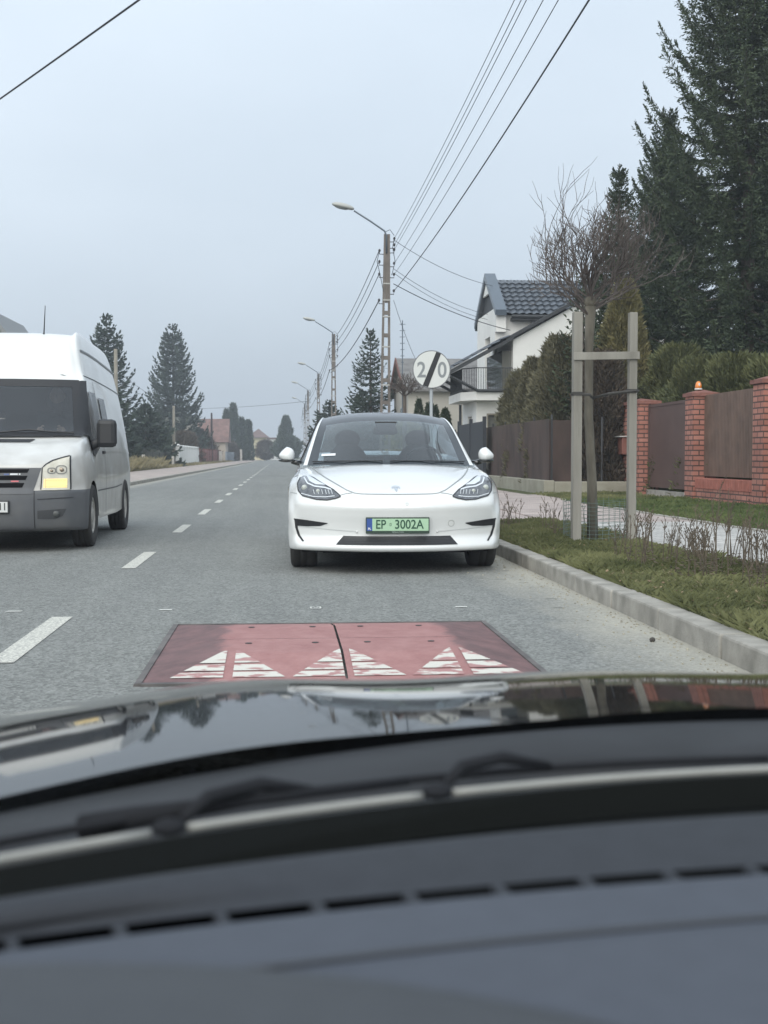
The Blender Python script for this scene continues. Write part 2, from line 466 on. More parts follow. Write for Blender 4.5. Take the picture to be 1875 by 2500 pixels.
# terrain beside the road (12 cm up)
def slab(name, x0, x1, y0, y1, z, m): 
    q = MB(); q.bx(x0, x1, y0, y1, -.05, z); return struct(name, q, m)
slab('verge_ground', 2.27, 3.58, -4, 15.9, .115, M_SOIL)
slab('driveway', 2.27, 3.58, 15.9, 32, .10, M_PINK)
slab('far_verge_ground', 2.27, 3.58, 32, 330, .115, M_SOIL)
slab('pavement', 3.66, 5.45, -4, 15.9, .12, M_PAVE)
slab('pavement_crossing', 3.58, 5.52, 15.9, 60, .118, M_PINK)
slab('far_pavement', 3.58, 5.52, 60, 330, .12, M_PAVE)
q = MB()
for k in range(24): q.bx(5.45, 5.53, -4+k*1.0+.003, -3+k*1.0-.003, -.02, .135+.004*(k % 3))
for k in range(20): q.bx(3.58, 3.66, -4+k*1.0+.003, -3+k*1.0-.003 if k < 19 else 15.9, -.02, .13+.003*(k % 2))
struct('pavement_edging', q, M_KERB, bevel=.008)
slab('front_garden_ground', 5.53, 120, -4, 330, .11, M_SOIL)
q = MB(); q.bx(5.52, 8.2, 24.0, 27.6, .0, .116); struct('gate_approach', q, M_PINK)
slab('left_pavement', -8.6, -5.27, -4, 330, .115, M_LPAVE)
slab('left_garden_ground', -200, -8.6, -4, 330, .11, M_SOIL)
slab('end_verge', -40, 60, 330, 700, .11, M_SOIL)

# grass: blades as real geometry
M_GRASS = mat('grass_blades', (.072, .084, .034), .7, col2=(.205, .212, .10), vscale=1.3, detail=8, spec=.2)
M_DRY = mat('dry_grass_blades', (.17, .15, .085), .8, col2=(.33, .29, .18), vscale=5, spec=.2)
def grass(name, x0, x1, y0, y1, n, hmin, hmax, m, label, z=.115, seed=0, w=.006, lean=.5):
    rng = np.random.default_rng(seed)
    x = rng.uniform(x0, x1, n); y = y0 + (y1-y0)*rng.uniform(0, 1, n)**1.3
    cl_ = .5 + .5*np.sin(x*5.1+np.sin(y*2.3)*2)*np.sin(y*3.7+np.cos(x*4)*1.5)
    keep = rng.uniform(0, 1, n) < (.22 + .78*cl_)
    x, y, cl_ = x[keep], y[keep], cl_[keep]; n = len(x)
    h = rng.uniform(hmin, hmax, n)*(.6+.6*cl_)
    a = rng.uniform(0, 2*PI, n); t = rng.uniform(0, lean*2, n)
    D = np.stack([np.cos(a)*t, np.sin(a)*t, np.ones(n)], 1); D /= np.linalg.norm(D, axis=1, keepdims=True)
    S = np.stack([-np.sin(a+1), np.cos(a+1), np.zeros(n)], 1)*(w*rng.uniform(.6, 1.5, n))[:, None]
    P = np.stack([x, y, np.full(n, z)], 1); H = h[:, None]
    G = np.stack([P-S*.5, P+S*.5, P+D*H*.6+S*.35, P+D*H+np.stack([np.cos(a), np.sin(a), -.2*np.ones(n)], 1)*H*.35], 1)
    o = build_np(name, G, m); tag(o, label, 'grass', kind='stuff'); return o
grass('verge_grass', 2.26, 3.6, 3.2, 16.2, 130000, .035, .095, M_GRASS, 'short green grass on the verge between kerb and pale pavement', seed=1, w=.0055, lean=.9)
grass('verge_straw', 2.3, 3.6, 4, 15.9, 9000, .03, .08, M_DRY, 'dry straw blades mixed into the verge grass', seed=2, w=.0035, lean=1.0)
grass('garden_grass', 5.5, 8.0, 10, 24.1, 60000, .04, .11, mat('lush_grass_blades', (.055, .085, .030), .7, col2=(.15, .18, .07), vscale=1.3, detail=8, spec=.2), 'lush grass between the pavement edging and the brick fence', z=.11, seed=3, w=.009)
grass('corner_grass', 5.7, 8.0, 23.6, 28.0, 12000, .04, .1, M_GRASS, 'grass patch below the corner of the low concrete wall', z=.11, seed=4, w=.01)
grass('tall_dry_grass', -12.5, -8.7, 56, 92, 15000, .3, .95, M_DRY, 'tall dry yellow grass beside the left pavement', z=.11, seed=5, w=.035, lean=.35)
grass('left_roadside_grass', -9.9, -8.5, 92, 210, 6000, .1, .35, M_DRY, 'thin dry grass along the foot of the left fences', z=.11, seed=6, w=.05)

# small debris: pebbles and crumbs along the kerb, one object
deb = MB(); rnd = random.Random(11)
for _ in range(420):
    y = rnd.uniform(4.2, 12); x = 2.1 - abs(rnd.gauss(0, .16)); s = rnd.uniform(.002, .006)
    deb.box(x, y, s*.5, s*2, s*1.6, s*1.2, rnd.uniform(0, 3), rnd.uniform(0, 1))
tag(deb.build('kerb_grit', mat('grit', (.33, .31, .25), .9, var=.4, vscale=30)), 'pale grit and crumbs scattered along the foot of the right kerb', 'grit', kind='stuff')
st = MB(); st.ell((1.95, 6.35, .012), (.017, .013, .014), 7, 5)
tag(st.build('stone', mat('dark_stone', (.06, .055, .05), .9), bevel=0), 'small dark stone lying on the road beside the kerb', 'stone')
lv = MB(); rnd = random.Random(5)
for _ in range(260):
    x, y = rnd.uniform(2.2, 3.6), 4.5+11*rnd.random()**1.2; s = rnd.uniform(.012, .028)
    lv.box(x, y, .135+rnd.uniform(0, .03), s, s*.7, .002, rnd.uniform(0, 3), rnd.uniform(-.7, .7), rnd.uniform(-.7, .7))
tag(lv.build('fallen_leaves', mat('dead_leaf', (.13, .085, .05), .9, col2=(.34, .25, .15), vscale=7)), 'small brown fallen leaves scattered in the verge grass', 'leaves', kind='stuff')

# ------------------------------------------------------------------ speed cushion
def speed_cushion():
    root = thing('speed_cushion', 'worn red rubber speed cushion with white arrows bolted to the asphalt', 'speed bump', (.275, 5.31, 0))
    hw, L, H = .885, 1.84, .05
    def hz(x, y):
        a = min(1, max(0, (hw-abs(x))/.30)); b = min(1, max(0, y/.50)); c = min(1, max(0, (L-y)/.45))
        f = min(a, b, c); return .008 + H*f
    m = bpy.data.materials.new('red_rubber'); m.use_nodes = True
    n, l = m.node_tree.nodes, m.node_tree.links; b = n['Principled BSDF']; b.inputs['Roughness'].default_value = .62
    b.inputs['Specular IOR Level'].default_value = .35
    tc = n.new('ShaderNodeTexCoord'); mp = n.new('ShaderNodeMapping'); l.new(tc.outputs['Object'], mp.inputs[0])
    no = n.new('ShaderNodeTexNoise'); no.inputs['Scale'].default_value = 7; no.inputs['Detail'].default_value = 9; no.inputs['Roughness'].default_value = .7
    l.new(mp.outputs[0], no.inputs['Vector'])
    # tyres have blackened the flanks: wear with a shape of its own
    sp = n.new('ShaderNodeSeparateXYZ'); l.new(tc.outputs['Object'], sp.inputs[0])
    ab = n.new('ShaderNodeMath'); ab.operation = 'ABSOLUTE'; l.new(sp.outputs[0], ab.inputs[0])
    ma = n.new('ShaderNodeMath'); ma.operation = 'MULTIPLY_ADD'; ma.inputs[1].default_value = .30; l.new(no.outputs[0], ma.inputs[0]); l.new(ab.outputs[0], ma.inputs[2])
    mr = n.new('ShaderNodeMapRange'); mr.inputs['From Min'].default_value = .70; mr.inputs['From Max'].default_value = .755; l.new(ma.outputs[0], mr.inputs[0])
    r1 = n.new('ShaderNodeValToRGB'); e = r1.color_ramp.elements; e[0].position = .3; e[1].position = .75
    e[0].color = (.31, .14, .133, 1); e[1].color = (.44, .235, .22, 1); l.new(no.outputs[0], r1.inputs[0])
    r2 = n.new('ShaderNodeValToRGB'); e = r2.color_ramp.elements; e[0].position = .35; e[1].position = .7
    e[0].color = (.125, .075, .075, 1); e[1].color = (.235, .13, .128, 1); l.new(no.outputs[0], r2.inputs[0])
    mx = n.new('ShaderNodeMixRGB'); l.new(mr.outputs[0], mx.inputs[0]); l.new(r1.outputs[0], mx.inputs[1]); l.new(r2.outputs[0], mx.inputs[2])
    l.new(mx.outputs[0], b.inputs['Base Color'])
    # chequer-plate tread
    br = n.new('ShaderNodeTexBrick'); br.inputs['Scale'].default_value = 1; br.inputs['Brick Width'].default_value = .045; br.inputs['Row Height'].default_value = .022
    br.inputs['Mortar Size'].default_value = .005; mp2 = n.new('ShaderNodeMapping'); mp2.inputs['Rotation'].default_value = (0, 0, R(18))
    l.new(tc.outputs['Object'], mp2.inputs[0]); l.new(mp2.outputs[0], br.inputs['Vector'])
    bp = n.new('ShaderNodeBump'); bp.inputs['Strength'].default_value = .9; bp.inputs['Distance'].default_value = .006; bp.invert = True
    l.new(br.outputs['Fac'], bp.inputs['Height']); l.new(bp.outputs[0], b.inputs['Normal'])
    for s in (-1, 1):
        for (ya, yb) in ((0, .93), (.936, L)):
            xa, xb = (.006, hw) if s > 0 else (-hw, -.006)
            G = [[Vector((xa+(xb-xa)*i/24, ya+(yb-ya)*j/24, hz(xa+(xb-xa)*i/24, ya+(yb-ya)*j/24))) for i in range(25)] for j in range(25)]
            mb = MB().grid(G)
            mb.build('rubber_panel', m, root, smooth=True)
    rim = MB()
    def rimstrip(pts, w=.02):
        pass
    for s in (-1, 1):
        rim.prism([(s*(hw+.035), .0), (s*(hw+.03), .012), (s*hw, .014), (s*hw, .0)], -.02, L+.02)
    rim.prism([(-.03, 0), (-.03, .012), (0, .013), (0, 0)], -hw, hw, 'x')
    rim.prism([(L+.03, 0), (L+.03, .012), (L, .013), (L, 0)], -hw, hw, 'x')
    rim.build('rubber_edge', mat('black_rubber_edge', (.075, .072, .072), .8, col2=(.16, .145, .14), vscale=7, detail=8), root)
    for bx_, by_ in ((-.45, .78), (-.45, 1.35), (-.12, .78), (-.12, 1.35), (.14, .78), (.14, 1.35), (.46, .78), (.46, 1.35)):
        MB().lathe([(.017, hz(bx_, by_)+.0005), (.017, hz(bx_, by_)+.003), (.0, hz(bx_, by_)+.004)], 12, Matrix.Translation((bx_, by_, 0)), cap=False).build('fixing_bolt', mat('bolt_dark', (.05, .045, .045), .7), root)
    # arrows
    wp = bpy.data.materials.new('worn_white'); wp.use_nodes = True
    n, l = wp.node_tree.nodes, wp.node_tree.links; b = n['Principled BSDF']; b.inputs['Roughness'].default_value = .6
    tc = n.new('ShaderNodeTexCoord'); mp = n.new('ShaderNodeMapping'); mp.inputs['Scale'].default_value = (1, 2.2, 1); l.new(tc.outputs['Object'], mp.inputs[0])
    no = n.new('ShaderNodeTexNoise'); no.inputs['Scale'].default_value = 9; no.inputs['Detail'].default_value = 5; l.new(mp.outputs[0], no.inputs['Vector'])
    rr = n.new('ShaderNodeValToRGB'); e = rr.color_ramp.elements; e[0].position = .43; e[0].color = (.40, .21, .20, 1); e[1].position = .50; e[1].color = (.62, .60, .54, 1)
    l.new(no.outputs[0], rr.inputs[0]); l.new(rr.outputs[0], b.inputs['Base Color'])
    for cx in (-.522, .014, .545):
        for s in (-1, 1):
            mb = MB(); wmax = .235
            for (ya, yb) in ((.070, .155), (.18, .285), (.31, .555)):
                def wid(yy): return max(.004, wmax*(1-(yy-.06)/.50))
                for q_ in range(8):
                    y0_, y1_ = ya+(yb-ya)*q_/8, ya+(yb-ya)*(q_+1)/8
                    c = [(cx+s*.021, y0_), (cx+s*(.021+wid(y0_)), y0_), (cx+s*(.021+wid(y1_)), y1_), (cx+s*.021, y1_)]
                    mb.add([(x, y_, hz(x, y_)+.0035) for x, y_ in c], [(0, 1, 2, 3)])
            mb.build('arrow_marking', wp, root)
speed_cushion()
# ------------------------------------------------------------------ vehicles
M_WHITE = mat('white_car_paint', (.76, .775, .77), .22, coat=1.0, spec=.5)
M_VWHITE = mat('van_white_paint', (.70, .71, .70), .38, coat=.6, var=.07, vscale=1.4)
def dirty_paint(m):
    n, l = m.node_tree.nodes, m.node_tree.links; b = n['Principled BSDF']
    src = b.inputs['Base Color'].links[0].from_socket
    tc = n.new('ShaderNodeTexCoord'); sp = n.new('ShaderNodeSeparateXYZ'); l.new(tc.outputs['Object'], sp.inputs[0])
    no = n.new('ShaderNodeTexNoise'); no.inputs['Scale'].default_value = 4; no.inputs['Detail'].default_value = 8; l.new(tc.outputs['Object'], no.inputs['Vector'])
    ad = n.new('ShaderNodeMath'); ad.operation = 'MULTIPLY_ADD'; ad.inputs[1].default_value = -.9; l.new(no.outputs[0], ad.inputs[0]); l.new(sp.outputs[2], ad.inputs[2])
    mr = n.new('ShaderNodeMapRange'); mr.inputs['From Min'].default_value = .95; mr.inputs['From Max'].default_value = -.05; mr.inputs['To Max'].default_value = .75; l.new(ad.outputs[0], mr.inputs[0])
    mx = n.new('ShaderNodeMixRGB'); mx.inputs[2].default_value = (.25, .22, .18, 1); l.new(mr.outputs[0], mx.inputs[0]); l.new(src, mx.inputs[1]); l.new(mx.outputs[0], b.inputs['Base Color'])
dirty_paint(M_VWHITE)
M_BLACKGLOSS = mat('black_gloss', (.012, .013, .015), .12, coat=1.0)
M_BLACKPL = mat('black_plastic', (.02, .021, .024), .5)
M_GREYPL = mat('grey_bumper_plastic', (.085, .09, .10), .6, col2=(.12, .122, .125), vscale=3)
M_TYRE = mat('tyre_rubber', (.022, .022, .023), .85, col2=(.05, .048, .045), vscale=4, bump=.3, bscale=60)
M_RIM = mat('rim_metal', (.33, .33, .34), .4, metal=.7)
M_STEELRIM = mat('dirty_steel_rim', (.30, .29, .27), .6, col2=(.45, .43, .40), vscale=9)
M_SEAM = mat('panel_gap', (.10, .105, .11), .7)
M_DARK = mat('underbody', (.010, .010, .011), .95, spec=.1)
M_CHROME = mat('chrome', (.75, .77, .8), .15, metal=1)
M_LENS = mat('headlight_inside', (.055, .06, .07), .22, coat=1.0, col2=(.15, .16, .175), vscale=22)
M_LAMPW = mat('pale_reflector', (.66, .70, .74), .2, coat=1.0)
M_INT = mat('dark_interior', (.035, .036, .04), .8)
M_SEAT = mat('seat_cloth', (.07, .072, .078), .8)
M_CARGLASS = mat_glass('car_glass', (.42, .52, .56), refl=2.0)
M_FRIT = mat('glass_border', (.02, .025, .03), .12, spec=.5)

def wheel(parent, x, y, r, w, rimr, name='wheel', rimm=M_RIM, sgn=1):
    M = Matrix.Translation((x, y, r)) @ Matrix.Rotation(PI/2, 4, 'Y')
    hw = w/2
    t = MB().lathe([(rimr, -hw*.8), (rimr+.02, -hw*.95), (r-.035, -hw), (r-.012, -hw*.93), (r, -hw*.75), (r, -hw*.3), (r-.006, -hw*.28), (r-.006, -hw*.22), (r, -hw*.2),
                    (r, hw*.2), (r-.006, hw*.22), (r-.006, hw*.28), (r, hw*.3), (r, hw*.75), (r-.012, hw*.93), (r-.035, hw), (rimr+.02, hw*.95), (rimr, hw*.8)], 48, M, cap=False)
    wo = t.build(name, M_TYRE, parent, smooth=True)
    rm_ = MB().lathe([(rimr, -hw*.8), (rimr, hw*.8), (rimr-.015, hw*.84), (rimr-.03, hw*.62), (.10, hw*.5), (.07, hw*.85), (.0, hw*.88)], 36, M if sgn > 0 else Matrix.Translation((x, y, r)) @ Matrix.Rotation(-PI/2, 4, 'Y'), cap=False)
    for k in range(10):
        a = 2*PI*k/10
        M2 = Matrix.Translation((x+sgn*hw*.62, y, r)) @ Matrix.Rotation(a, 4, 'X')
        vs = [M2 @ Vector(p) for p in ((-.012, -.022, .05), (.012, -.022, .05), (.012, .022, .05), (-.012, .022, .05), (-.012, -.014, rimr-.01), (.012, -.014, rimr-.01), (.012, .014, rimr-.01), (-.012, .014, rimr-.01))]
        rm_.add(vs, [(0, 1, 2, 3), (4, 7, 6, 5), (0, 4, 5, 1), (1, 5, 6, 2), (2, 6, 7, 3), (3, 7, 4, 0)])
    rm_.build('rim', rimm, wo, smooth=False)
    return wo

def arch_liner(root, s, x0, x1, yc, zc, r):
    q = MB(); n = 20; A = [R(-8) + (PI+R(16))*i/n for i in range(n+1)]
    q.grid([[Vector((s*x, yc+r*math.cos(a), zc+r*math.sin(a))) for a in A] for x in (x0, (x0+x1)/2, x1)])
    q.add([Vector((s*x0, yc, zc))] + [Vector((s*x0, yc+r*math.cos(a), zc+r*math.sin(a))) for a in A], [(0, i, i+1) for i in range(1, n+1)])
    q.build('wheel_arch_liner', M_DARK, root)
def white_sedan(loc, rz):
    root = thing('parked_car', 'white saloon car facing the camera with a green number plate, parked by the right kerb', 'car', loc, rz)
    # ---- lower body as a blanket from the front lip over the bonnet to the tail
    xs = [0, .2, .4, .58, .72, .82]
    def plan(x): return .40*(x/.92)**2.3
    rows = [  # yc, zc, sweep, rise, shoulder(x,y,z), widest(x,y,z), edge(x,y,z)
        (.10, .180, 1, 0, (.86, .46, .18), (.885, .52, .18), (.89, .55, .18)),
        (.01, .195, 1, 0, (.865, .395, .195), (.90, .475, .195), (.91, .515, .195)),
        (-.01, .235, 1, 0, (.87, .375, .24), (.905, .46, .24), (.915, .50, .24)),
        (.046, .300, 1, 0, (.865, .38, .31), (.905, .455, .31), (.918, .49, .31)),
        (.050, .355, 1, 0, (.87, .375, .36), (.908, .45, .36), (.920, .488, .36)),
        (.036, .42, 1, 0, (.875, .37, .43), (.912, .445, .43), (.922, .495, .43)),
        (.012, .50, 1, .0, (.875, .38, .51), (.914, .45, .51), (.924, .52, .51)),
        (.0, .565, 1, .015, (.872, .40, .59), (.914, .48, .58), (.925, .56, .57)),
        (.042, .615, 1, .035, (.868, .43, .655), (.913, .53, .64), (.926, .62, .615)),
        (.095, .648, .98, .075, (.862, .48, .72), (.912, .60, .69), (.928, .69, .66)),
        (.18, .682, .93, .095, (.856, .56, .768), (.910, .68, .73), (.930, .76, .69)),
        (.32, .722, .83, .088, (.850, .66, .800), (.906, .78, .762), (.932, .84, .708)),
        (.52, .772, .62, .058, (.846, .80, .822), (.904, .90, .78), (.932, .95, .70)),
        (.80, .834, .38, .012, (.842, .99, .838), (.902, 1.05, .78), (.930, 1.09, .62)),
        (1.08, .884, .22, -.020, (.838, 1.2, .852), (.906, 1.22, .76), (.925, 1.215, .46)),
        (1.26, .912, .18, -.040, (.84, 1.38, .865), (.910, 1.40, .72), (.905, 1.30, .22)),
        (1.45, .915, .12, -.030, (.845, 1.55, .88), (.915, 1.58, .70), (.90, 1.6, .20)),
        (1.9, .92, 0, -.0, (.86, 1.9, .90), (.922, 1.9, .68), (.90, 1.9, .20)),
        (2.6, .93, 0, -.0, (.865, 2.6, .92), (.924, 2.6, .68), (.90, 2.6, .20)),
        (3.4, .96, 0, 0, (.865, 3.4, .95), (.924, 3.4, .70), (.90, 3.3, .22)),
        (3.9, 1.0, 0, 0, (.85, 3.9, .97), (.918, 3.9, .78), (.925, 3.72, .66)),
        (4.3, 1.04, -.1, -.03, (.80, 4.25, .97), (.88, 4.2, .80), (.91, 4.15, .50)),
        (4.58, 1.03, -.3, -.04, (.76, 4.42, .93), (.82, 4.4, .76), (.86, 4.35, .3)),
        (4.69, .80, -.5, -.02, (.74, 4.5, .74), (.80, 4.44, .60), (.84, 4.4, .25)),
        (4.66, .40, -.5, 0, (.74, 4.48, .40), (.80, 4.42, .30), (.82, 4.4, .22)),
    ]
    H = []
    for (yc, zc, sw, rise, a, b, c) in rows:
        r = [(x, yc+plan(x)*sw, zc+rise*(x/.82)**2) for x in xs]
        H.append(r + [a, b, c])
    full = mirror_cols(np.array(H))
    P = refine(full, 6, 5)
    body = MB().grid([[Vector(p) for p in row] for row in P]).build('body', M_WHITE, root, smooth=True)
    bvh = bvh_of(P)
    F = lambda x, z, e=.003: front_hit(bvh, x, z, e)
    hit = lambda e: (lambda x, z: F(x, z, e))
    def top_hit(e):
        def h(x, y):
            p, nn, _, _ = bvh.ray_cast(Vector((x, y, 3)), Vector((0, 0, -1)))
            if nn.z < 0: nn = -nn
            return p + nn*e
        return h
    ub = MB(); ub.bx(-.80, .80, .35, 4.4, .17, .45); ub.bx(-.62, .62, .5, 1.3, .15, .62); ub.bx(-.9, .9, 1.35, 3.1, .21, .55)
    ub.build('underbody', M_DARK, root)
    for s in (-1, 1):
        for yc in (.86, 3.73):
            arch_liner(root, s, .56, .895, yc, .34, .38)
        for yc in (.86, 3.73): wheel(root, s*.79, yc, .335, .235, .235, sgn=s)
    # ---- greenhouse
    ts = [0, .25, .5, .75, .93, 1.0]
    gr = [(1.235, .905, .800, 1.50, .900, (.83, 1.5, .89), (.835, 1.5, .885)),
          (1.56, 1.085, .758, 1.80, 1.050, (.80, 1.8, .99), (.845, 1.8, .915)),
          (1.90, 1.255, .715, 2.07, 1.195, (.775, 2.07, 1.06), (.85, 2.07, .92)),
          (2.20, 1.372, .680, 2.32, 1.300, (.76, 2.32, 1.12), (.855, 2.32, .925)),
          (2.55, 1.432, .650, 2.60, 1.362, (.75, 2.6, 1.15), (.855, 2.6, .93)),
          (3.00, 1.443, .635, 3.00, 1.372, (.745, 3.0, 1.16), (.855, 3.0, .94)),
          (3.50, 1.385, .630, 3.45, 1.315, (.745, 3.45, 1.14), (.85, 3.45, .95)),
          (3.95, 1.235, .640, 3.85, 1.190, (.735, 3.85, 1.07), (.83, 3.85, .96)),
          (4.30, 1.07, .69, 4.18, 1.04, (.74, 4.18, 1.0), (.78, 4.18, .97))]
    H = []
    for (yc, zc, w, ye, ze, a, b) in gr:
        H.append([(w*t, yc+(ye-yc)*t**2, zc+(ze-zc)*t**2.6) for t in ts] + [a, b])
    full = mirror_cols(np.array(H)); n_, m_ = 6, 6
    G = refine(full, n_, m_); Cc = (full.shape[1]-1)//2*m_   # centre column
    def seg(r0, r1, c0, c1):   # c in half-column units from the centre, signed
        return [[Vector(G[i, j]) for j in range(Cc+c0, Cc+c1+1)] for i in range(r0, r1+1)]
    k = m_
    ci = 4*k - 3; ce = 4*k+2; co = 5*k+1      # glass limit, black border limit, outer rail limit
    MB().grid(seg(1, 3*n_-2, -ci, ci)).build('windscreen', M_CARGLASS, root, smooth=True)
    fr = MB(); fr.grid(seg(0, 1, -ce, ce)); fr.grid(seg(3*n_-2, 3*n_+1, -ce, ce)); fr.grid(seg(1, 3*n_-2, -ce, -ci)); fr.grid(seg(1, 3*n_-2, ci, ce))
    fr.build('windscreen_border', M_FRIT, root, smooth=True)
    MB().grid(seg(3*n_+1, 6*n_, -ce, ce)).build('glass_roof', mat('roof_glass', (.03, .035, .045), .15, spec=.5), root, smooth=True)
    MB().grid(seg(6*n_, 8*n_, -ce, ce)).build('rear_window', mat_glass('rear_glass', (.62, .68, .68)), root, smooth=True)
    for s in (-1, 1):
        a, b = (ce, co) if s > 0 else (-co, -ce)
        MB().grid(seg(0, 8*n_, a, b)).build('roof_rail', M_WHITE, root, smooth=True)
        a, b = (co, 7*k) if s > 0 else (-7*k, -co)
        MB().grid(seg(3, 7*n_, a, b)).build('side_window', mat_glass('side_glass', (.35, .4, .42)), root, smooth=True)
        q = MB()
        q.add([(s*.66, 2.75, 1.36), (s*.66, 2.83, 1.36), (s*.85, 2.83, .93), (s*.85, 2.75, .93)], [(0, 1, 2, 3)])
        q.build('door_pillar', M_BLACKGLOSS, root, solid=.02)
    # interior
    it = MB(); it.bx(-.80, .80, 1.45, 4.1, .50, .60); it.build('cabin_floor', M_INT, root)
    d = MB(); d.prism([(1.36, .60), (1.38, .875), (1.62, .905), (1.88, .865), (1.92, .60)], -.74, .74, 'x'); d.build('dashboard', M_INT, root, bevel=.02)
    MB().bx(-.28, .12, 1.84, 1.845, .885, .892).build('dash_strip', mat('pale_strip', (.55, .57, .58), .3), root)
    for sx in (-.37, .37):
        s_ = MB(); s_.ell((sx, 2.75, .86), (.23, .10, .27), 20, 12); s_.bx(sx-.23, sx+.23, 2.25, 2.75, .55, .68)
        so = s_.build('front_seat', M_SEAT, root, smooth=True)
        MB().ell((sx, 2.78, 1.165), (.135, .07, .10), 18, 10).build('headrest', M_SEAT, so, smooth=True)
    rs = MB(); rs.prism([(3.35, .6), (3.3, .98), (3.45, 1.0), (3.6, .6)], -.62, .62, 'x'); rs.ell((-.38, 3.45, 1.03), (.12, .06, .07)); rs.ell((.38, 3.45, 1.03), (.12, .06, .07))
    rs.build('rear_seat', M_SEAT, root, smooth=False)
    M = Matrix.Translation((.37, 2.02, .93)) @ Matrix.Rotation(R(-68), 4, 'X')
    sw_ = MB(); ring = [M @ Vector((.18*math.cos(a*PI/18), .16*math.sin(a*PI/18), 0)) for a in range(37)]
    sw_.tube(ring, .014, 8, cap=False); sw_.box(.37, 2.05, .92, .16, .06, .07); sw_.build('steering_wheel', M_BLACKPL, root, smooth=True)
    mi = MB(); mi.prism([(-.125, -.03), (-.11, .035), (.11, .035), (.125, -.03), (.09, -.045), (-.09, -.045)], 0, .03)
    for i, v in enumerate(mi.v): mi.v[i] = (v[0], v[1]+2.12, v[2]+1.245)
    mi.prism([(-.11, 1.33), (-.075, 1.22), (.075, 1.22), (.11, 1.33)], 2.05, 2.10)
    mi.build('rear_view_mirror', M_BLACKPL, root, bevel=.006)
    MB().bx(-.03, .03, 1.8, 2.3, .87, 1.0).build('centre_screen', M_BLACKPL, root)
    # windscreen sticker
    c = Vector(G[3, Cc-3*k-3]) 
    stn = MB(); a, b2 = G[3, Cc-3*k-2], G[3, Cc-2*k-3]; a2, b3 = G[4, Cc-3*k-2], G[4, Cc-2*k-3]
    off = Vector((0, -.004, .004))
    v0, v1, v2, v3 = [Vector(p)+off for p in (a, b2, b3, a2)]
    stn.add([v0, v0.lerp(v1, .9), v3.lerp(v2, .9).lerp(v0.lerp(v1, .9), .25), v3.lerp(v0, .25)], [(0, 1, 2, 3)])
    stn.build('windscreen_sticker', mat('white_sticker', (.75, .77, .78), .5), root)

    # ---- details laid on the bumper and bonnet
    for s in (-1, 1):
        up = [(s*x, z) for x, z in ((.47, .650), (.53, .700), (.59, .732), (.645, .762), (.70, .795), (.745, .812), (.79, .815))]
        lo = [(s*x, z) for x, z in ((.47, .646), (.51, .631), (.585, .616), (.675, .620), (.79, .648), (.828, .69), (.836, .75), (.815, .80))]
        hl = MB().grid(patch(up, lo, hit(.004), 40, 14)).build('headlight', M_LENS, root, smooth=True)
        MB().grid(ribbon(up[:-1], .008, hit(.0055), 40)).grid(ribbon(lo, .008, hit(.0055), 50)).build('lamp_seal', M_BLACKPL, hl)
        MB().grid(patch([(s*.765, .812), (s*.735, .768), (s*.68, .742), (s*.60, .738)], [(s*.74, .812), (s*.70, .79), (s*.65, .762), (s*.605, .742)], hit(.006), 16, 5)).build('upper_reflector', M_LAMPW, hl, smooth=True)
        MB().grid(ribbon([(s*.785, .80), (s*.752, .752), (s*.69, .727), (s*.60, .716), (s*.55, .702)], .010, hit(.0065), 40)).grid(ribbon([(s*.80, .668), (s*.70, .643), (s*.60, .641), (s*.52, .650)], .006, hit(.0065), 30)).build('light_strip', M_LAMPW, hl, smooth=True)
        for (px_, pz_, pr_) in ((.775, .715, .026), (.66, .688, .018)):
            MB().ell(F(s*px_, pz_, .005), (pr_, pr_*.5, pr_), 16, 8).build('projector', mat('projector_lens', (.42, .45, .42), .08, coat=1), hl, smooth=True)
        vb = MB()
        for xx in (.70, .665, .63, .60, .575, .55): vb.grid(ribbon([(s*xx, .70), (s*(xx-.012), .664)], .006, hit(.0065), 6))
        vb.build('reflector_fins', mat('lamp_fins', (.45, .48, .5), .3), hl)
        # air curtain slots: a wedge with a tail down the corner
        MB().grid(patch([(s*.868, .456), (s*.75, .446), (s*.58, .426)], [(s*.845, .394), (s*.75, .392), (s*.64, .398), (s*.58, .421)], hit(.004), 24, 6)).grid(
            patch([(s*.862, .447), (s*.856, .38), (s*.835, .31), (s*.795, .262)], [(s*.838, .405), (s*.832, .37), (s*.812, .31), (s*.778, .264)], hit(.0045), 24, 4)).build('air_slot', M_BLACKPL, root, smooth=True)
        # ledge under the slot: its shadow line painted on as a grey ribbon
        MB().grid(ribbon([(s*.83, .392), (s*.62, .375), (s*.34, .358)], .007, hit(.003), 30)).build('painted_crease', mat('crease_shadow', (.55, .57, .57), .4), root, smooth=True)
        for zz in ((.35, .362),):
            pc = F(s*.335, .355, .002); MB().ell(pc, (.011, .006, .011), 12, 6).build('parking_sensor', mat('sensor', (.62, .63, .63), .4), root, smooth=True)
    # bonnet shut line
    th = top_hit(.002)
    sh = MB()
    for s in (-1, 1):
        sh.grid(ribbon([(0, .668-.003), (s*.20, .667), (s*.30, .669), (s*.355, .676)], .005, hit(.003), 24))
        sh.grid(ribbon([(s*.355, .676), (s*.42, .70), (s*.50, .745), (s*.60, .80), (s*.68, .85), (s*.735, .885)], .006, hit(.003), 40))
        sh.grid(ribbon([(s*.47, .660), (s*.42, .672), (s*.375, .676)], .004, hit(.003), 12))
        sh.grid(ribbon([(s*.84, .668), (s*.90, .672)], .004, hit(.003), 8))
    sh.build('bonnet_gap', mat('fine_gap', (.28, .30, .30), .6), root)
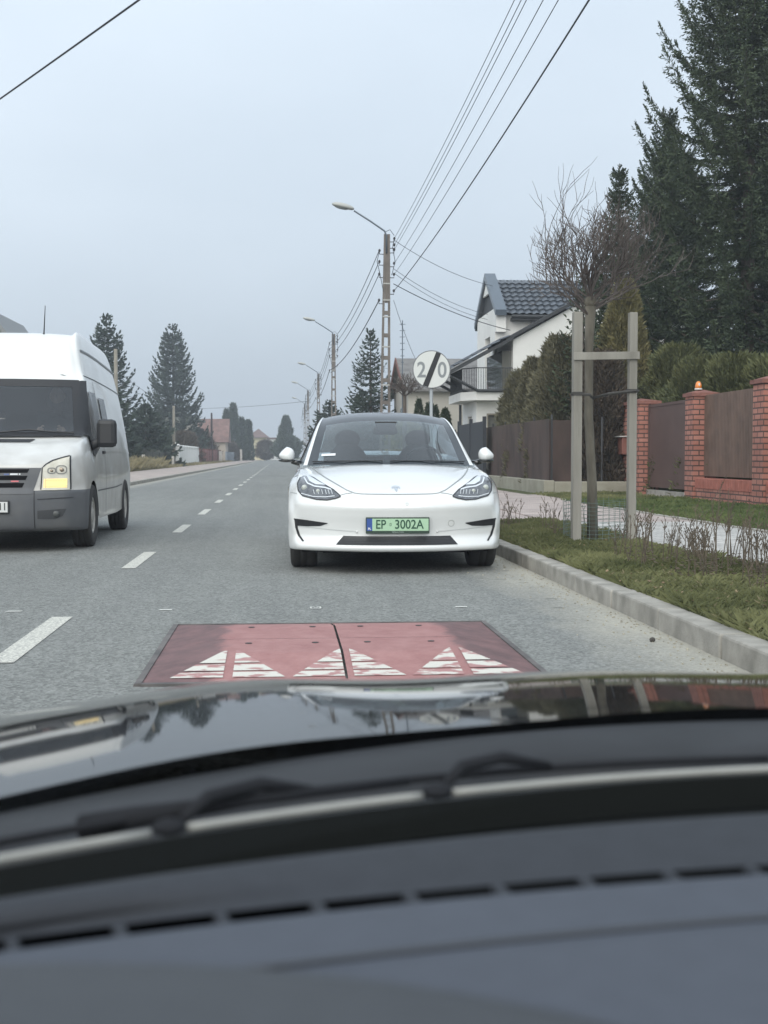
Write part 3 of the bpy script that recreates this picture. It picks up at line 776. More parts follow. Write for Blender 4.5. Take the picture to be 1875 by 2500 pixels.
    # lower grille
    MB().grid(patch([(-.447, .320), (.447, .320)], [(-.51, .246), (.51, .246)], hit(.004), 60, 8)).build('lower_grille', M_BLACKPL, root, smooth=True)
    gb = MB()
    for k_ in range(4): gb.grid(ribbon([(-.44, .305-.013*k_), (.44, .305-.013*k_)], .003, hit(.006), 30))
    gb.build('grille_bars', mat('grille_bar', (.05, .052, .056), .4), root)
    # black lip under the bumper
    MB().grid(ribbon([(-.62, .188), (0, .184), (.62, .188)], .012, hit(.002), 30)).build('front_lip', M_BLACKPL, root)
    # emblem
    em = MB()
    zc, yc = .702, None
    em.grid(patch([(-.040, .716), (-.02, .722), (0, .7235), (.02, .722), (.040, .716)], [(-.034, .710), (-.018, .715), (0, .7165), (.018, .715), (.034, .710)], hit(.004), 16, 3))
    em.grid(patch([(-.016, .713), (.016, .713)], [(-.003, .688), (.003, .688)], hit(.004), 6, 6))
    em.grid(patch([(-.036, .727), (0, .732), (.036, .727)], [(-.034, .7245), (0, .729), (.034, .7245)], hit(.004), 12, 2))
    em.build('bonnet_emblem', M_CHROME, root)
    # small mark and towing-eye cover
    for (cx, cz, rr, nm_) in ((.455, .425, .026, 'towing_cover'), (.078, .588, .011, 'bumper_mark')):
        tc = MB().grid(ribbon([(cx+rr*math.cos(a*PI/12), cz+rr*math.sin(a*PI/12)) for a in range(25)], .004, hit(.003), 40))
        tc.build(nm_, mat('fine_gap2', (.42, .44, .42), .6), root)
    # plate
    pz, pw, ph = .412, .53, .136
    y0 = F(0, pz).y - .028
    fr_ = MB(); fr_.bx(-pw/2, pw/2, y0, y0+.03, pz-ph/2, pz+ph/2)
    fo = fr_.build('number_plate', mat('plate_frame', (.025, .05, .035), .5), root, bevel=.006)
    MB().bx(-pw/2+.012+.042, pw/2-.009, y0-.003, y0, pz-.044, pz+.057).build('plate_face', mat('plate_green', (.38, .57, .39), .5), fo)
    MB().bx(-pw/2+.008, -pw/2+.054, y0-.003, y0, pz-.044, pz+.057).build('plate_band', mat('plate_blue', (.03, .08, .30), .5), fo)
    TM = lambda x, z: Matrix.Translation((x, y0-.004, z)) @ Matrix.Rotation(PI/2, 4, 'X')
    ink = mat('plate_ink', (.015, .07, .04), .5)
    text_mesh('plate_letters', 'EP', .105, ink, fo, TM(-.141, pz+.006), .0012, sx=.82, bold=.0012)
    text_mesh('plate_letters', '3002A', .105, ink, fo, TM(.094, pz+.006), .0012, sx=.86, bold=.0012)
    MB().grid(ribbon([(-.066, pz-.002), (-.054, pz-.002), (-.054, pz+.018), (-.066, pz+.018), (-.066, pz-.002)], .003, lambda x, z: Vector((x, y0-.0045, z)), 30)).build('plate_seal', ink, fo)
    text_mesh('country_letters', 'PL', .026, mat('white_ink', (.8, .8, .8), .5), fo, TM(-pw/2+.031, pz-.028), .001, bold=.0006)
    text_mesh('frame_lettering', 'TESLA.COM', .019, mat('frame_ink', (.35, .42, .38), .5), fo, TM(0, pz-.057), .001)
    # mirrors
    for s in (-1, 1):
        P_ = [[], [], [], [], []]
        mm = MB(); 
        Mr = Matrix.Rotation(s*R(-12), 3, 'Z')
        mm.ell((0, 0, 0), (.078, .085, .080), 20, 14)
        vs = []
        for (x, y_, z) in mm.v:
            z2 = max(z*(1-.38*max(0, x*s/.078)), -.042); x2 = x*(1.0 if z < 0 else 1 - .22*(z/.09)*(1 if x*s > 0 else -.55))
            y2 = min(y_, .045); v = Mr @ Vector((x2, y2, z2)); vs.append((v.x+s*.975, v.y+1.86, v.z+.995))
        mm.v = vs
        mo = mm.build('door_mirror', M_WHITE, root, smooth=True)
        b = MB(); b.ell((s*.975, 1.87, .945), (.085, .07, .02), 18, 8); b.tube([(s*.93, 1.88, .935), (s*.84, 1.90, .915)], [.022, .03], 8)
        b.build('mirror_base', M_BLACKGLOSS, mo, smooth=True)
    # wipers parked
    wp = MB()
    for s, x0, x1 in ((1, .62, .0), (1, -.05, -.62)):
        wp.tube([Vector(G[1, Cc+int(round(x/.8*5*k))]) + Vector((0, -.012, .008)) for x in (x0, (x0+x1)/2, x1)], .006, 5)
    wp.build('wiper', M_BLACKPL, root)
    return root
white_sedan((.943, 10.12, 0), R(-2.0))

def seated_driver(loc, scale=1.0):
    """one continuous skinned body: pelvis, torso, head, both arms to the wheel, thighs"""
    root_loc = Vector(loc)
    V = [(0, .02, 0), (0, .04, .22), (0, .03, .42), (0, .0, .53), (0, -.03, .60), (0, -.06, .70), (0, -.05, .79),
         (.19, .0, .46), (.24, -.12, .24), (.15, -.40, .26), (.12, -.47, .29),
         (-.19, .0, .46), (-.25, -.12, .24), (-.17, -.40, .26), (-.13, -.47, .29),
         (.11, -.2, .02), (.13, -.50, .06), (.13, -.55, -.35), (-.11, -.2, .02), (-.13, -.50, .06), (-.13, -.55, -.35)]
    E = [(0, 1), (1, 2), (2, 3), (3, 4), (4, 5), (5, 6), (2, 7), (7, 8), (8, 9), (9, 10), (2, 11), (11, 12), (12, 13), (13, 14), (0, 15), (15, 16), (16, 17), (0, 18), (18, 19), (19, 20)]
    rad = [.14, .14, .15, .06, .055, .095, .07, .065, .05, .036, .032, .065, .05, .036, .032, .09, .065, .05, .09, .065, .05]
    me = bpy.data.meshes.new('body'); me.from_pydata([tuple(Vector(v)*scale) for v in V], E, [])
    o = bpy.data.objects.new('person', me); COL.objects.link(o); o.location = loc
    o.modifiers.new('skin', 'SKIN'); o.modifiers.new('sub', 'SUBSURF').render_levels = 2
    for i, sv in enumerate(me.skin_vertices[0].data): sv.radius = (rad[i]*scale, rad[i]*scale*(.8 if i < 4 else 1)); sv.use_root = (i == 0)
    me.materials.append(mat('dark_jacket', (.04, .042, .05), .9))
    skin = mat('skin', (.50, .33, .25), .6)
    hd = MB(); hd.ell((0, -.06, .72), (.078, .095, .115), 20, 14); hd.ell((0, -.158, .71), (.014, .02, .022), 8, 6)
    for s in (-1, 1): hd.ell((s*.08, -.05, .715), (.012, .022, .032), 8, 6)
    hd.build('face', skin, o, smooth=True)
    ha = MB(); ha.ell((0, -.03, .765), (.086, .098, .085), 18, 10); ha.build('hair', mat('dark_hair', (.03, .022, .018), .8), o, smooth=True)
    for s in (-1, 1):
        h = MB(); h.ell((s*.125, -.475, .30), (.040, .032, .048), 12, 8)
        for k in range(4):
            z = .33-.021*k; h.tube([(s*.125, -.485, z), (s*.10, -.525, z+.004), (s*.085, -.535, z-.003), (s*.075, -.515, z-.006)], [.0105, .0098, .009, .0075], 7)
        h.tube([(s*.115, -.46, .335), (s*.095, -.475, .36), (s*.075, -.485, .355)], [.012, .010, .008], 7)
        h.build('hand', skin, o, smooth=True)
    return o

def panel_van(loc, rz):
    root = thing('panel_van', 'dirty white high-roof panel van with a lit amber indicator coming the other way', 'van', loc, rz)
    def plan(x): return .26*(x/.9)**3
    xs = [0, .3, .55, .72, .82]
    rows = [ # yc,zc,sweep,xscale, corner(x,y,z), side upper, side mid, side low
        (.10, .215, 1, 1, (.93, .42, .215), (.955, .50, .215), (.965, .53, .215), (.965, .54, .21)),
        (.03, .26, 1, 1, (.93, .38, .26), (.965, .46, .26), (.975, .51, .26), (.975, .53, .255)),
        (.0, .42, 1, 1, (.935, .36, .42), (.97, .44, .42), (.98, .52, .42), (.98, .555, .42)),
        (.01, .60, 1, 1, (.935, .37, .60), (.97, .45, .60), (.98, .56, .60), (.98, .61, .58)),
        (.045, .66, 1, 1, (.93, .40, .67), (.967, .49, .67), (.978, .62, .665), (.98, .70, .66)),
        (.09, .86, 1, 1, (.92, .46, .93), (.955, .60, .91), (.972, .75, .82), (.98, .85, .715)),
        (.17, .93, .95, 1, (.91, .54, 1.03), (.950, .70, .98), (.970, .85, .86), (.98, 1.0, .71)),
        (.48, 1.09, .75, 1, (.895, .78, 1.13), (.945, .90, 1.03), (.970, 1.05, .86), (.98, 1.15, .64)),
        (.80, 1.205, .6, .98, (.880, 1.05, 1.22), (.935, 1.15, 1.05), (.970, 1.25, .80), (.978, 1.32, .45)),
        (1.04, 1.47, .55, .955, (.860, 1.25, 1.47), (.90, 1.33, 1.25), (.965, 1.38, .9), (.968, 1.42, .28)),
        (1.32, 1.80, .5, .925, (.825, 1.47, 1.80), (.885, 1.55, 1.45), (.962, 1.6, .95), (.965, 1.6, .28)),
        (1.44, 1.95, .45, .87, (.785, 1.60, 1.94), (.882, 1.75, 1.5), (.962, 1.8, .95), (.965, 1.8, .28)),
        (1.58, 2.20, .4, .80, (.73, 1.75, 2.19), (.86, 1.98, 1.65), (.962, 2.0, .95), (.965, 2.0, .28)),
        (1.80, 2.39, .25, .75, (.695, 1.92, 2.35), (.845, 2.2, 1.75), (.962, 2.2, .95), (.965, 2.2, .28)),
        (2.15, 2.42, .12, .73, (.685, 2.22, 2.40), (.84, 2.5, 1.78), (.962, 2.5, .95), (.965, 2.5, .28)),
        (3.2, 2.43, 0, .70, (.67, 3.3, 2.39), (.84, 3.3, 1.78), (.960, 3.3, .95), (.965, 3.3, .28)),
        (4.4, 2.43, 0, .69, (.66, 4.4, 2.38), (.83, 4.4, 1.76), (.950, 4.4, .95), (.955, 4.4, .32)),
        (5.0, 2.41, 0, .67, (.64, 5.0, 2.35), (.80, 5.0, 1.75), (.93, 5.0, .95), (.935, 5.0, .36)),
        (5.12, 2.30, 0, .62, (.60, 5.10, 2.26), (.76, 5.1, 1.70), (.89, 5.1, .95), (.90, 5.1, .38)),
        (5.14, 1.2, 0, .62, (.60, 5.13, 1.2), (.74, 5.12, 1.15), (.86, 5.11, .9), (.88, 5.11, .42)),
        (5.14, .40, 0, .8, (.72, 5.13, .4), (.80, 5.12, .4), (.86, 5.11, .4), (.87, 5.11, .4))]
    H = []
    for (yc, zc, sw, xsc, a, b, c, d) in rows:
        zr = a[2]
        r = [(x*xsc, yc+plan(x)*sw, zc+(zr-zc)*(x/.95)**3) for x in xs]
        H.append(r+[a, b, c, d])
    P = refine(mirror_cols(np.array(H)), 6, 5); bvh = bvh_of(P)
    ncol = P.shape[1]
    F = lambda e: (lambda x, z: front_hit(bvh, x, z, e))
    S = lambda s, e: (lambda y, z: side_hit(bvh, s, y, z, e))
    Cc = (ncol-1)//2
    # grey bumper (first 4 rows), white body
    MB().grid([[Vector(p) for p in row] for row in P[:4*6-1]]).build('front_bumper', M_GREYPL, root, smooth=True)
    r0 = 4*6-2; wb = MB().grid([[Vector(p) for p in row] for row in P[r0:]])
    nc = ncol-1     # leave the windscreen opening out of the shell
    wb.f = [f for i, f in enumerate(wb.f) if not (8*6+1 <= r0+i//nc < 10*6-1 and abs(i % nc + .5 - Cc) < 19)]
    wb.build('body', M_VWHITE, root, smooth=True)
    ub = MB(); ub.bx(-.82, .82, .45, 5.0, .26, .60); ub.bx(-.5, .5, .5, 1.5, .22, .8); ub.build('underbody', M_DARK, root)
    for s in (-1, 1):
        for yc in (.95, 4.09):
            arch_liner(root, s, .62, .955, yc, .36, .40)
        for yc in (.95, 4.09): wheel(root, s*.875, yc, .34, .215, .20, rimm=M_STEELRIM, sgn=s)
    # cab behind the windscreen
    cb = MB(); cb.prism([(-.88, .6), (.88, .6), (.86, 1.2), (.74, 1.9), (-.74, 1.9), (-.86, 1.2)], 2.35, 2.39); cb.bx(-.88, .88, 1.0, 2.35, .60, .64); cb.build('cab_bulkhead', M_INT, root)
    db = MB(); db.prism([(1.02, .8), (1.02, 1.14), (1.25, 1.19), (1.50, 1.13), (1.52, .8)], -.84, .84, 'x'); db.build('dashboard', mat('van_dash', (.12, .13, .135), .6), root, bevel=.02)
    pp = MB(); pp.box(.02, 1.22, 1.20, .30, .16, .012, rz=.2, rx=.15); pp.build('paper', mat('paper', (.45, .47, .46), .8), root)
    for sx in (-.42, .42):
        st_ = MB(); st_.bx(sx-.23, sx+.23, 1.95, 2.15, .95, 1.5); st_.bx(sx-.12, sx+.12, 2.0, 2.1, 1.52, 1.70); st_.bx(sx-.24, sx+.24, 1.6, 2.1, .8, .93); st_.build('front_seat', M_SEAT, root, bevel=.03)
    Mw = Matrix.Translation((.42, 1.50, 1.14)) @ Matrix.Rotation(R(-38), 4, 'X')
    MB().tube([Mw @ Vector((.2*math.cos(a*PI/14), .2*math.sin(a*PI/14), 0)) for a in range(29)], .014, 7, cap=False).build('steering_wheel', M_BLACKPL, root, smooth=True)
    MB().grid(patch([(-.70, 1.79), (0, 1.80), (.70, 1.79)], [(-.80, 1.225), (0, 1.215), (.80, 1.225)], F(.02), 50, 24)).build('windscreen', mat_glass('van_screen_glass', (.42, .48, .51), refl=3.2), root, smooth=True)
    fb = MB()
    fb.grid(patch([(-.76, 1.83), (0, 1.835), (.76, 1.83)], [(-.76, 1.745), (0, 1.75), (.76, 1.745)], F(.023), 40, 3))
    fb.grid(patch([(-.86, 1.24), (0, 1.225), (.86, 1.24)], [(-.86, 1.185), (0, 1.175), (.86, 1.185)], F(.024), 40, 3))
    for s in (-1, 1): fb.grid(patch([(s*.685, 1.80), (s*.775, 1.215)], [(s*.815, 1.83), (s*.905, 1.20)], F(.025), 24, 4))
    fb.build('windscreen_surround', M_BLACKPL, root, smooth=True)
    MB().tube([front_hit(bvh, x, z, .045) for x, z in ((.0, 1.20), (.3, 1.235), (.55, 1.215), (.78, 1.20))], .011, 6).tube(
        [front_hit(bvh, x, z, .045) for x, z in ((-.75, 1.23), (-.4, 1.25), (-.05, 1.205))], .011, 6).build('wiper', M_BLACKPL, root)
    # grille
    gp = MB().grid(patch([(-.56, .865), (0, .868), (.56, .865)], [(-.48, .60), (0, .60), (.48, .60)], F(.005), 40, 12)).build('grille', M_GREYPL, root, smooth=True)
    gs = MB()
    for (z0, z1, wd) in ((.852, .815, .445), (.785, .742, .43), (.712, .665, .40)):
        gs.grid(patch([(-wd, z0), (wd, z0)], [(-wd+.02, z1), (wd-.02, z1)], F(.009), 40, 3))
    gs.build('grille_slots', M_DARK, gp)
    for (xa, xb, z, c, nme) in ((.26, .335, .80, (.72, .74, .76), 'white_badge'), (.345, .36, .80, (.72, .74, .76), 'white_badge'), (.20, .25, .798, (.10, .14, .30), 'blue_badge'), (.27, .345, .728, (.62, .16, .18), 'red_badge')):
        MB().grid(patch([(xa, z+.007), (xb, z+.007)], [(xa, z-.007), (xb, z-.007)], F(.016), 4, 2)).build('grille_badge', mat(nme, c, .5), gp)
    # bonnet vent
    vs_ = MB().grid(patch([(-.40, 1.165), (.40, 1.165)], [(-.36, 1.13), (.36, 1.13)], F(.006), 30, 3)).build('bonnet_vent', M_BLACKPL, root)
    for s in (-1, 1):
        up = [(s*.575, .872), (s*.60, .90), (s*.66, .935), (s*.74, .962), (s*.815, .985)]
        lo = [(s*.565, .635), (s*.70, .632), (s*.825, .64)]
        hl = MB().grid(patch(up, lo, F(.008), 24, 16)).build('headlight', mat('van_lamp', (.54, .51, .42), .2, coat=1, col2=(.70, .67, .58), vscale=14), root, smooth=True)
        MB().grid(ribbon(up, .012, F(.011), 24)).grid(ribbon([(s*.822, .985), (s*.832, .64)], .012, F(.011), 20)).grid(ribbon([(s*.567, .872), (s*.558, .64)], .010, F(.011), 20)).build('lamp_seal', M_BLACKPL, hl)
        MB().grid(patch([(s*.585, .752), (s*.80, .755)], [(s*.582, .66), (s*.80, .66)], F(.011), 14, 6)).build('indicator', mat('amber_lit', (.80, .62, .26), .3, emit=(1.0, .70, .26), estr=.40), hl)
        MB().grid(ribbon([(s*.60, .752), (s*.60, .66)], .008, F(.0125), 6)).grid(ribbon([(s*.59, .675), (s*.80, .677)], .006, F(.0125), 12)).grid(ribbon([(s*.60, .735), (s*.79, .737)], .005, F(.0125), 12)).build('indicator_ribs', mat('indicator_ribs', (.75, .62, .35), .3), hl)
        for (cx, cz, rx, rz_) in ((.745, .845, .048, .04), (.655, .835, .035, .026)):
            MB().grid(ribbon([(s*(cx+rx*math.cos(a*PI/12)*(1+.12*abs(math.sin(2*a*PI/12)))), cz+rz_*math.sin(a*PI/12)*(1+.12*abs(math.sin(2*a*PI/12)))) for a in range(25)], .010, F(.012), 40)).build('lamp_ring', mat('lamp_ring', (.25, .24, .22), .3, metal=.4), hl)
        for (cx, cz, rx) in ((.745, .845, .030), (.655, .835, .018)):
            MB().ell(front_hit(bvh, s*cx, cz, .006), (rx, .012, rx*.85), 14, 8).build('bulb_bowl', mat('bulb_bowl', (.30, .25, .20), .15, metal=.6), hl, smooth=True)
        # bumper seams and fog lamp pocket
        bs = MB(); bs.grid(ribbon([(s*.50, .63), (s*.50, .25)], .008, F(.006), 20)); bs.grid(ribbon([(s*.53, .545), (s*.86, .56)], .007, F(.006), 20))
        bs.build('bumper_gap', M_BLACKPL, root)
        fg = MB().grid(patch([(s*.53, .43), (s*.70, .44), (s*.80, .445)], [(s*.53, .345), (s*.70, .345), (s*.765, .37)], F(.006), 20, 6)).build('fog_lamp_pocket', mat('pocket', (.05, .052, .056), .6), root)
        MB().ell(front_hit(bvh, s*.70, .395, .008), (.04, .015, .032), 16, 8).build('fog_lamp', mat('fog_glass', (.06, .065, .065), .4), fg, smooth=True)
        # side: door glass, black mirror triangle, sliding door and seams
        MB().grid(patch([(1.08, 1.30), (1.30, 1.58), (1.52, 1.72)], [(1.10, .98), (1.5, 1.05), (1.95, 1.16)], S(s, .014), 40, 24)).grid(
            patch([(1.52, 1.72), (2.0, 1.72)], [(1.95, 1.16), (2.0, 1.18)], S(s, .014), 30, 24)).build('door_window', mat('side_dark_glass', (.022, .026, .03), .15, spec=.3), root, smooth=True)
        MB().grid(patch([(1.10, 1.28), (1.22, 1.35)], [(1.12, .95), (1.42, 1.04)], S(s, .018), 16, 16)).build('mirror_plinth', M_BLACKPL, root, smooth=True)
        MB().grid(patch([(2.20, 1.68), (2.70, 1.68)], [(2.18, 1.30), (2.70, 1.30)], S(s, .016), 30, 24)).build('side_window', mat('side_dark_glass', (.022, .026, .03), .15, spec=.3), root, smooth=True)
        sm = MB()
        sm.grid(ribbon([(2.06, 1.86), (2.06, 1.0), (2.06, .32)], .014, S(s, .004), 40))
        sm.grid(ribbon([(1.45, 1.9), (3.0, 1.88), (5.0, 1.85)], .012, S(s, .004), 40))
        sm.grid(ribbon([(1.30, .60), (3.0, .60), (3.75, .62)], .014, S(s, .004), 30))
        sm.grid(ribbon([(2.95, .58), (2.95, .32)], .010, S(s, .004), 10))
        sm.build('side_gaps', M_SEAM, root)
        MB().grid(ribbon([(1.75, 2.20), (3.0, 2.19), (5.0, 2.14)], .03, S(s, .008), 40)).build('roof_seam', mat('roof_seam', (.22, .23, .24), .6), root)
        MB().grid(ribbon([(2.08, 1.05), (3.5, 1.06), (4.95, 1.03)], .03, S(s, .006), 40)).build('side_crease', M_VWHITE, root, smooth=True)
        hdl = MB(); p = side_hit(bvh, s, 1.93, 1.03, .012); hdl.box(p.x, p.y, p.z, .03, .14, .035); hdl.build('door_handle', M_BLACKPL, root, bevel=.008)
        mr = MB(); mr.box(s*1.10, 1.15, 1.24, .22, .12, .31, rz=s*R(-8)); mro = mr.build('door_mirror', M_BLACKPL, root, bevel=.05)
        MB().tube([(s*1.02, 1.17, 1.15), (s*.92, 1.22, 1.10), (s*.86, 1.24, 1.08)], [.05, .055, .07], 10).build('mirror_arm', M_BLACKPL, mro, smooth=True)
    # plate
    y0 = front_hit(bvh, 0, .47, 0).y - .02
    pf = MB(); pf.bx(-.265, .265, y0, y0+.022, .405, .535); po = pf.build('number_plate', M_BLACKPL, root, bevel=.004)
    MB().bx(-.25, .25, y0-.004, y0-.001, .418, .524).build('plate_face', mat('plate_white', (.62, .63, .62), .5), po)
    text_mesh('plate_letters', '11', .105, mat('black_ink', (.02, .02, .02), .5), po, Matrix.Translation((.20, y0-.006, .472)) @ Matrix.Rotation(PI/2, 4, 'X'), .001, sx=.8, bold=.001)
    # aerial
    MB().tube([(.30, 1.86, 2.36), (.31, 1.84, 2.40)], [.022, .015], 8).tube([(.31, 1.84, 2.40), (.335, 1.80, 2.72)], [.008, .004], 6).build('aerial', M_BLACKPL, root)
    return root, bvh
van, vbvh = panel_van((-3.035, 12.72, 0), R(.9))

drv = seated_driver((-3.035+.42, 12.72+1.93, .97), .88)
tag(drv, 'driver in a dark jacket behind the windscreen of the white van, hands on the wheel', 'person')
# ------------------------------------------------------------------ the car the photograph is taken from
def own_car():
    CX = .40
    root = thing('car', 'black car the photograph is taken from, glossy bonnet and grey dashboard in the foreground', 'car', (CX, 0, 0))
    MATT = mat('matt_black', (.018, .019, .022), .8, spec=.12)
    black = mat('black_bonnet_paint', (.006, .007, .008), .04, coat=0.0, spec=.5)
    # bonnet: rises to the windscreen, falls away at the nose and the flanks
    def hz(x, y):
        ax = abs(x)
        z = .770 - .030*(y-.82) - .088*(y-.82)**2
        if y > 1.9: z -= .55*(y-1.9)**2
        z -= .060*ax**2 + .25*max(0, ax-.62)**2
        z += .014*math.exp(-((ax-.46)/.15)**2)*min(1, (y-.6)/.7)     # raised shoulders
        z += .006*math.exp(-(ax/.20)**2)
        return z
    def ycowl(x): return .80 - .50*x**2
    G = []
    for j in range(49):
        t = j/48; row = []
        for i in range(81):
            x = -.92 + 1.84*i/80; ya = ycowl(x)+.235; yf = 2.42 - .38*abs(x)**2.4
            y = ya + (yf-ya)*t; row.append(Vector((x, y, hz(x, max(y, .6)))))
        G.append(row)
    MB().grid(G).build('bonnet', black, root, smooth=True)
    # front end below the bonnet, out of sight from the seat
    G = [[G[-1][i] for i in range(81)], [G[-1][i] + Vector((0, .10, -.10)) for i in range(81)], [G[-1][i] + Vector((0, .10, -.36)) for i in range(81)]]
    MB().grid(G).build('front_bumper', black, root, smooth=True)
    for s in (-1, 1):
        q = MB().grid([[Vector((s*.92, ycowl(.92)+.012+(2.0-ycowl(.92))*t/20, hz(.92, max(.6, ycowl(.92)+.012+(2.0-ycowl(.92))*t/20)))) for t in range(21)],
                       [Vector((s*.95, ycowl(.92)+(2.0-ycowl(.92))*t/20, .30)) for t in range(21)]])
        q.build('wing', black, root, smooth=True)
    # cowl: pale seal strip along the rear edge of the bonnet, broken by dark clips
    def arc(x, dy, z): return Vector((x, ycowl(x)+dy, z))
    def band(name, d0, z0, d1, z1, m, rad=None, xa=-.80, xb=.80, n=60, parent=root):
        g_ = MB().grid([[arc(xa+(xb-xa)*i/n, d0, z0) for i in range(n+1)], [arc(xa+(xb-xa)*i/n, d1, z1) for i in range(n+1)]])
        return g_.build(name, m, parent, smooth=True)
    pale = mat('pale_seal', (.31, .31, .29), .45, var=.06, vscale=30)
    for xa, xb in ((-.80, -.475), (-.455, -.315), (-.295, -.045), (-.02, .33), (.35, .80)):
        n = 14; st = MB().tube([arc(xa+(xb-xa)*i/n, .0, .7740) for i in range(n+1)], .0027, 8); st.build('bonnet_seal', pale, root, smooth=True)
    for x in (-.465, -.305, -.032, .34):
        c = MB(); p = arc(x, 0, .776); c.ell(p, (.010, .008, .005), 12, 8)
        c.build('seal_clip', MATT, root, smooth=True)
        # dark hump modelled as the knob's mirrored reflection, in front of each clip
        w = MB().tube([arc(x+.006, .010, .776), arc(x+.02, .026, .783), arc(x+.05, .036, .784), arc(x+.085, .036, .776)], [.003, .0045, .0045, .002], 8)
        w.build('knob_reflection', MATT, root, smooth=True)
    band('cowl', -.003, .770, -.045, .757, mat('cowl_plastic', (.008, .009, .009), .8, spec=.06), n=60)
    rb = MB()
    for k in range(5): rb.tube([arc(-.8+1.6*i/60, -.008-.007*k, .770-.0022*k+.001) for i in range(61)], .0012, 5)
    rb.build('cowl_ribs', mat('cowl_rib', (.016, .018, .017), .8, spec=.06), root)
    band('windscreen_frit', -.040, .757, -.105, .752, mat('frit_black', (.002, .002, .0025), .8, spec=.05), n=60)
    # scuttle between bonnet and windscreen: grey moulded panel, then a dark recess with the wiper arms
    cg = mat('scuttle_plastic', (.030, .032, .036), .6, var=.2, vscale=9, spec=.25)
    n = 60; gp = []
    for (d, z) in ((.262, .735), (.240, .752), (.225, .757), (.19, .7575), (.135, .7575), (.118, .752), (.112, .740)):
        gp.append([arc(-.86+1.72*i/n, d + .012*math.sin(i*.9)*(1 if d < .2 else 0), z-.045*(-.86+1.72*i/n)**2) for i in range(n+1)])
    MB().grid(gp).build('scuttle_panel', cg, root, smooth=True)
    MB().grid([[arc(-.86+1.72*i/n, .125, .742-.04*(-.86+1.72*i/n)**2) for i in range(n+1)], [arc(-.86+1.72*i/n, -.002, .766) for i in range(n+1)]]).build('scuttle_recess', mat('recess_gloss', (.006, .007, .008), .25, spec=.25), root, smooth=True)
    for x0, x1 in ((-.62, -.06), (-.02, .56)):
        w = MB(); pts = [arc(x0+(x1-x0)*i/20, .035+.012*math.sin(PI*i/20), .772) for i in range(21)]
        w.tube(pts, .0028, 7); o = w.build('wiper', MATT, root, smooth=True)
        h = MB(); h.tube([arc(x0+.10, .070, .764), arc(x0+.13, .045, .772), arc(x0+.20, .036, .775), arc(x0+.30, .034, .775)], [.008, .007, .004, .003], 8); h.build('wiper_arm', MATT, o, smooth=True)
    # dashboard: front roll, demister slot line, top pad, instrument hood
    def yd(x): return .686 - .385*x**2
    def yv(x): return .601 - .275*x**2
    dm = mat('dashboard_vinyl', (.062, .071, .090), .62, var=.05, vscale=60, bump=.12, bscale=700, spec=.35)
    dd = mat('dashboard_dark', (.04, .045, .055), .6)
    rows = []
    xsn = [-.80+1.6*i/80 for i in range(81)]
    def rowf(fy, dy, z): return [Vector((x, fy(x)+dy, z)) for x in xsn]
    prof = [(yd, .012, .735), (yd, .004, .770), (yd, -.004, .7805), (yd, -.018, .7835), (yd, -.045, .781), (yv, .018, .7785), (yv, .0068, .7765)]
    MB().grid([rowf(*p) for p in prof]).build('dash_front_roll', mat('dash_roll', (.032, .036, .044), .7, var=.08, vscale=60, bump=.2, bscale=700, spec=.3), root, smooth=True)
    prof2 = [(yv, -.0068, .7765), (yv, -.014, .7785), (yv, -.028, .779), (yv, -.050, .7775), (yv, -.075, .780), (yv, -.13, .784), (yv, -.20, .784), (yv, -.27, .775), (yv, -.33, .74), (yv, -.36, .66)]
    dpad = MB().grid([rowf(*p) for p in prof2]).build('dash_pad', dm, root, smooth=True)
    MB().grid([rowf(yv, .009, .760), rowf(yv, -.0105, .760)]).build('vent_trough', M_DARK, root)
    x = -.78
    while x < .8:
        MB().box(x, yv(x), .7725, 0.006, .018, .010, rz=math.atan(-.64*x)).build('vent_bar', mat('dash_roll', (.07, .08, .1), .6), root, bevel=.002); x += .044
    MB().tube([Vector((x_, yv(x_)-.070, .7805)) for x_ in xsn], .0016, 6).build('dash_seam', dd, dpad, smooth=True)
    # instrument hood in front of the driver (driver sits left of the car's centre line)
    ih = []
    for j in range(13):
        a = j/12; row = []
        for i in range(41):
            u = -1+2*i/40
            xx = -.50 + .26*u; yy = .474 - .075*u*u - .16*a
            zz = .778 + .022*math.sqrt(max(0, 1-u**2))*math.sin(min(1, a*7)*PI/2)
            row.append(Vector((xx, yy, zz)))
        ih.append(row)
    MB().grid(ih).build('instrument_hood', mat('hood_vinyl', (.040, .045, .052), .6, var=.05, vscale=60, bump=.12, bscale=700), root, smooth=True)
    # windscreen pane: from the cowl up and back over the camera
    W = []
    for j in range(15):
        t = j/14; row = []
        for i in range(41):
            x = -.78 + 1.56*i/40
            y = ycowl(x)-.06 - 1.05*t + .10*t*t; z = .762 + .62*t - .06*t*t - .05*x*x*t
            row.append(Vector((x*(1-.12*t), y, z)))
        W.append(row)
    MB().grid(W).build('windscreen', mat_glass('windscreen_glass', (.94, .96, .955), refl=.20), root, smooth=True)
    return root
own_car()
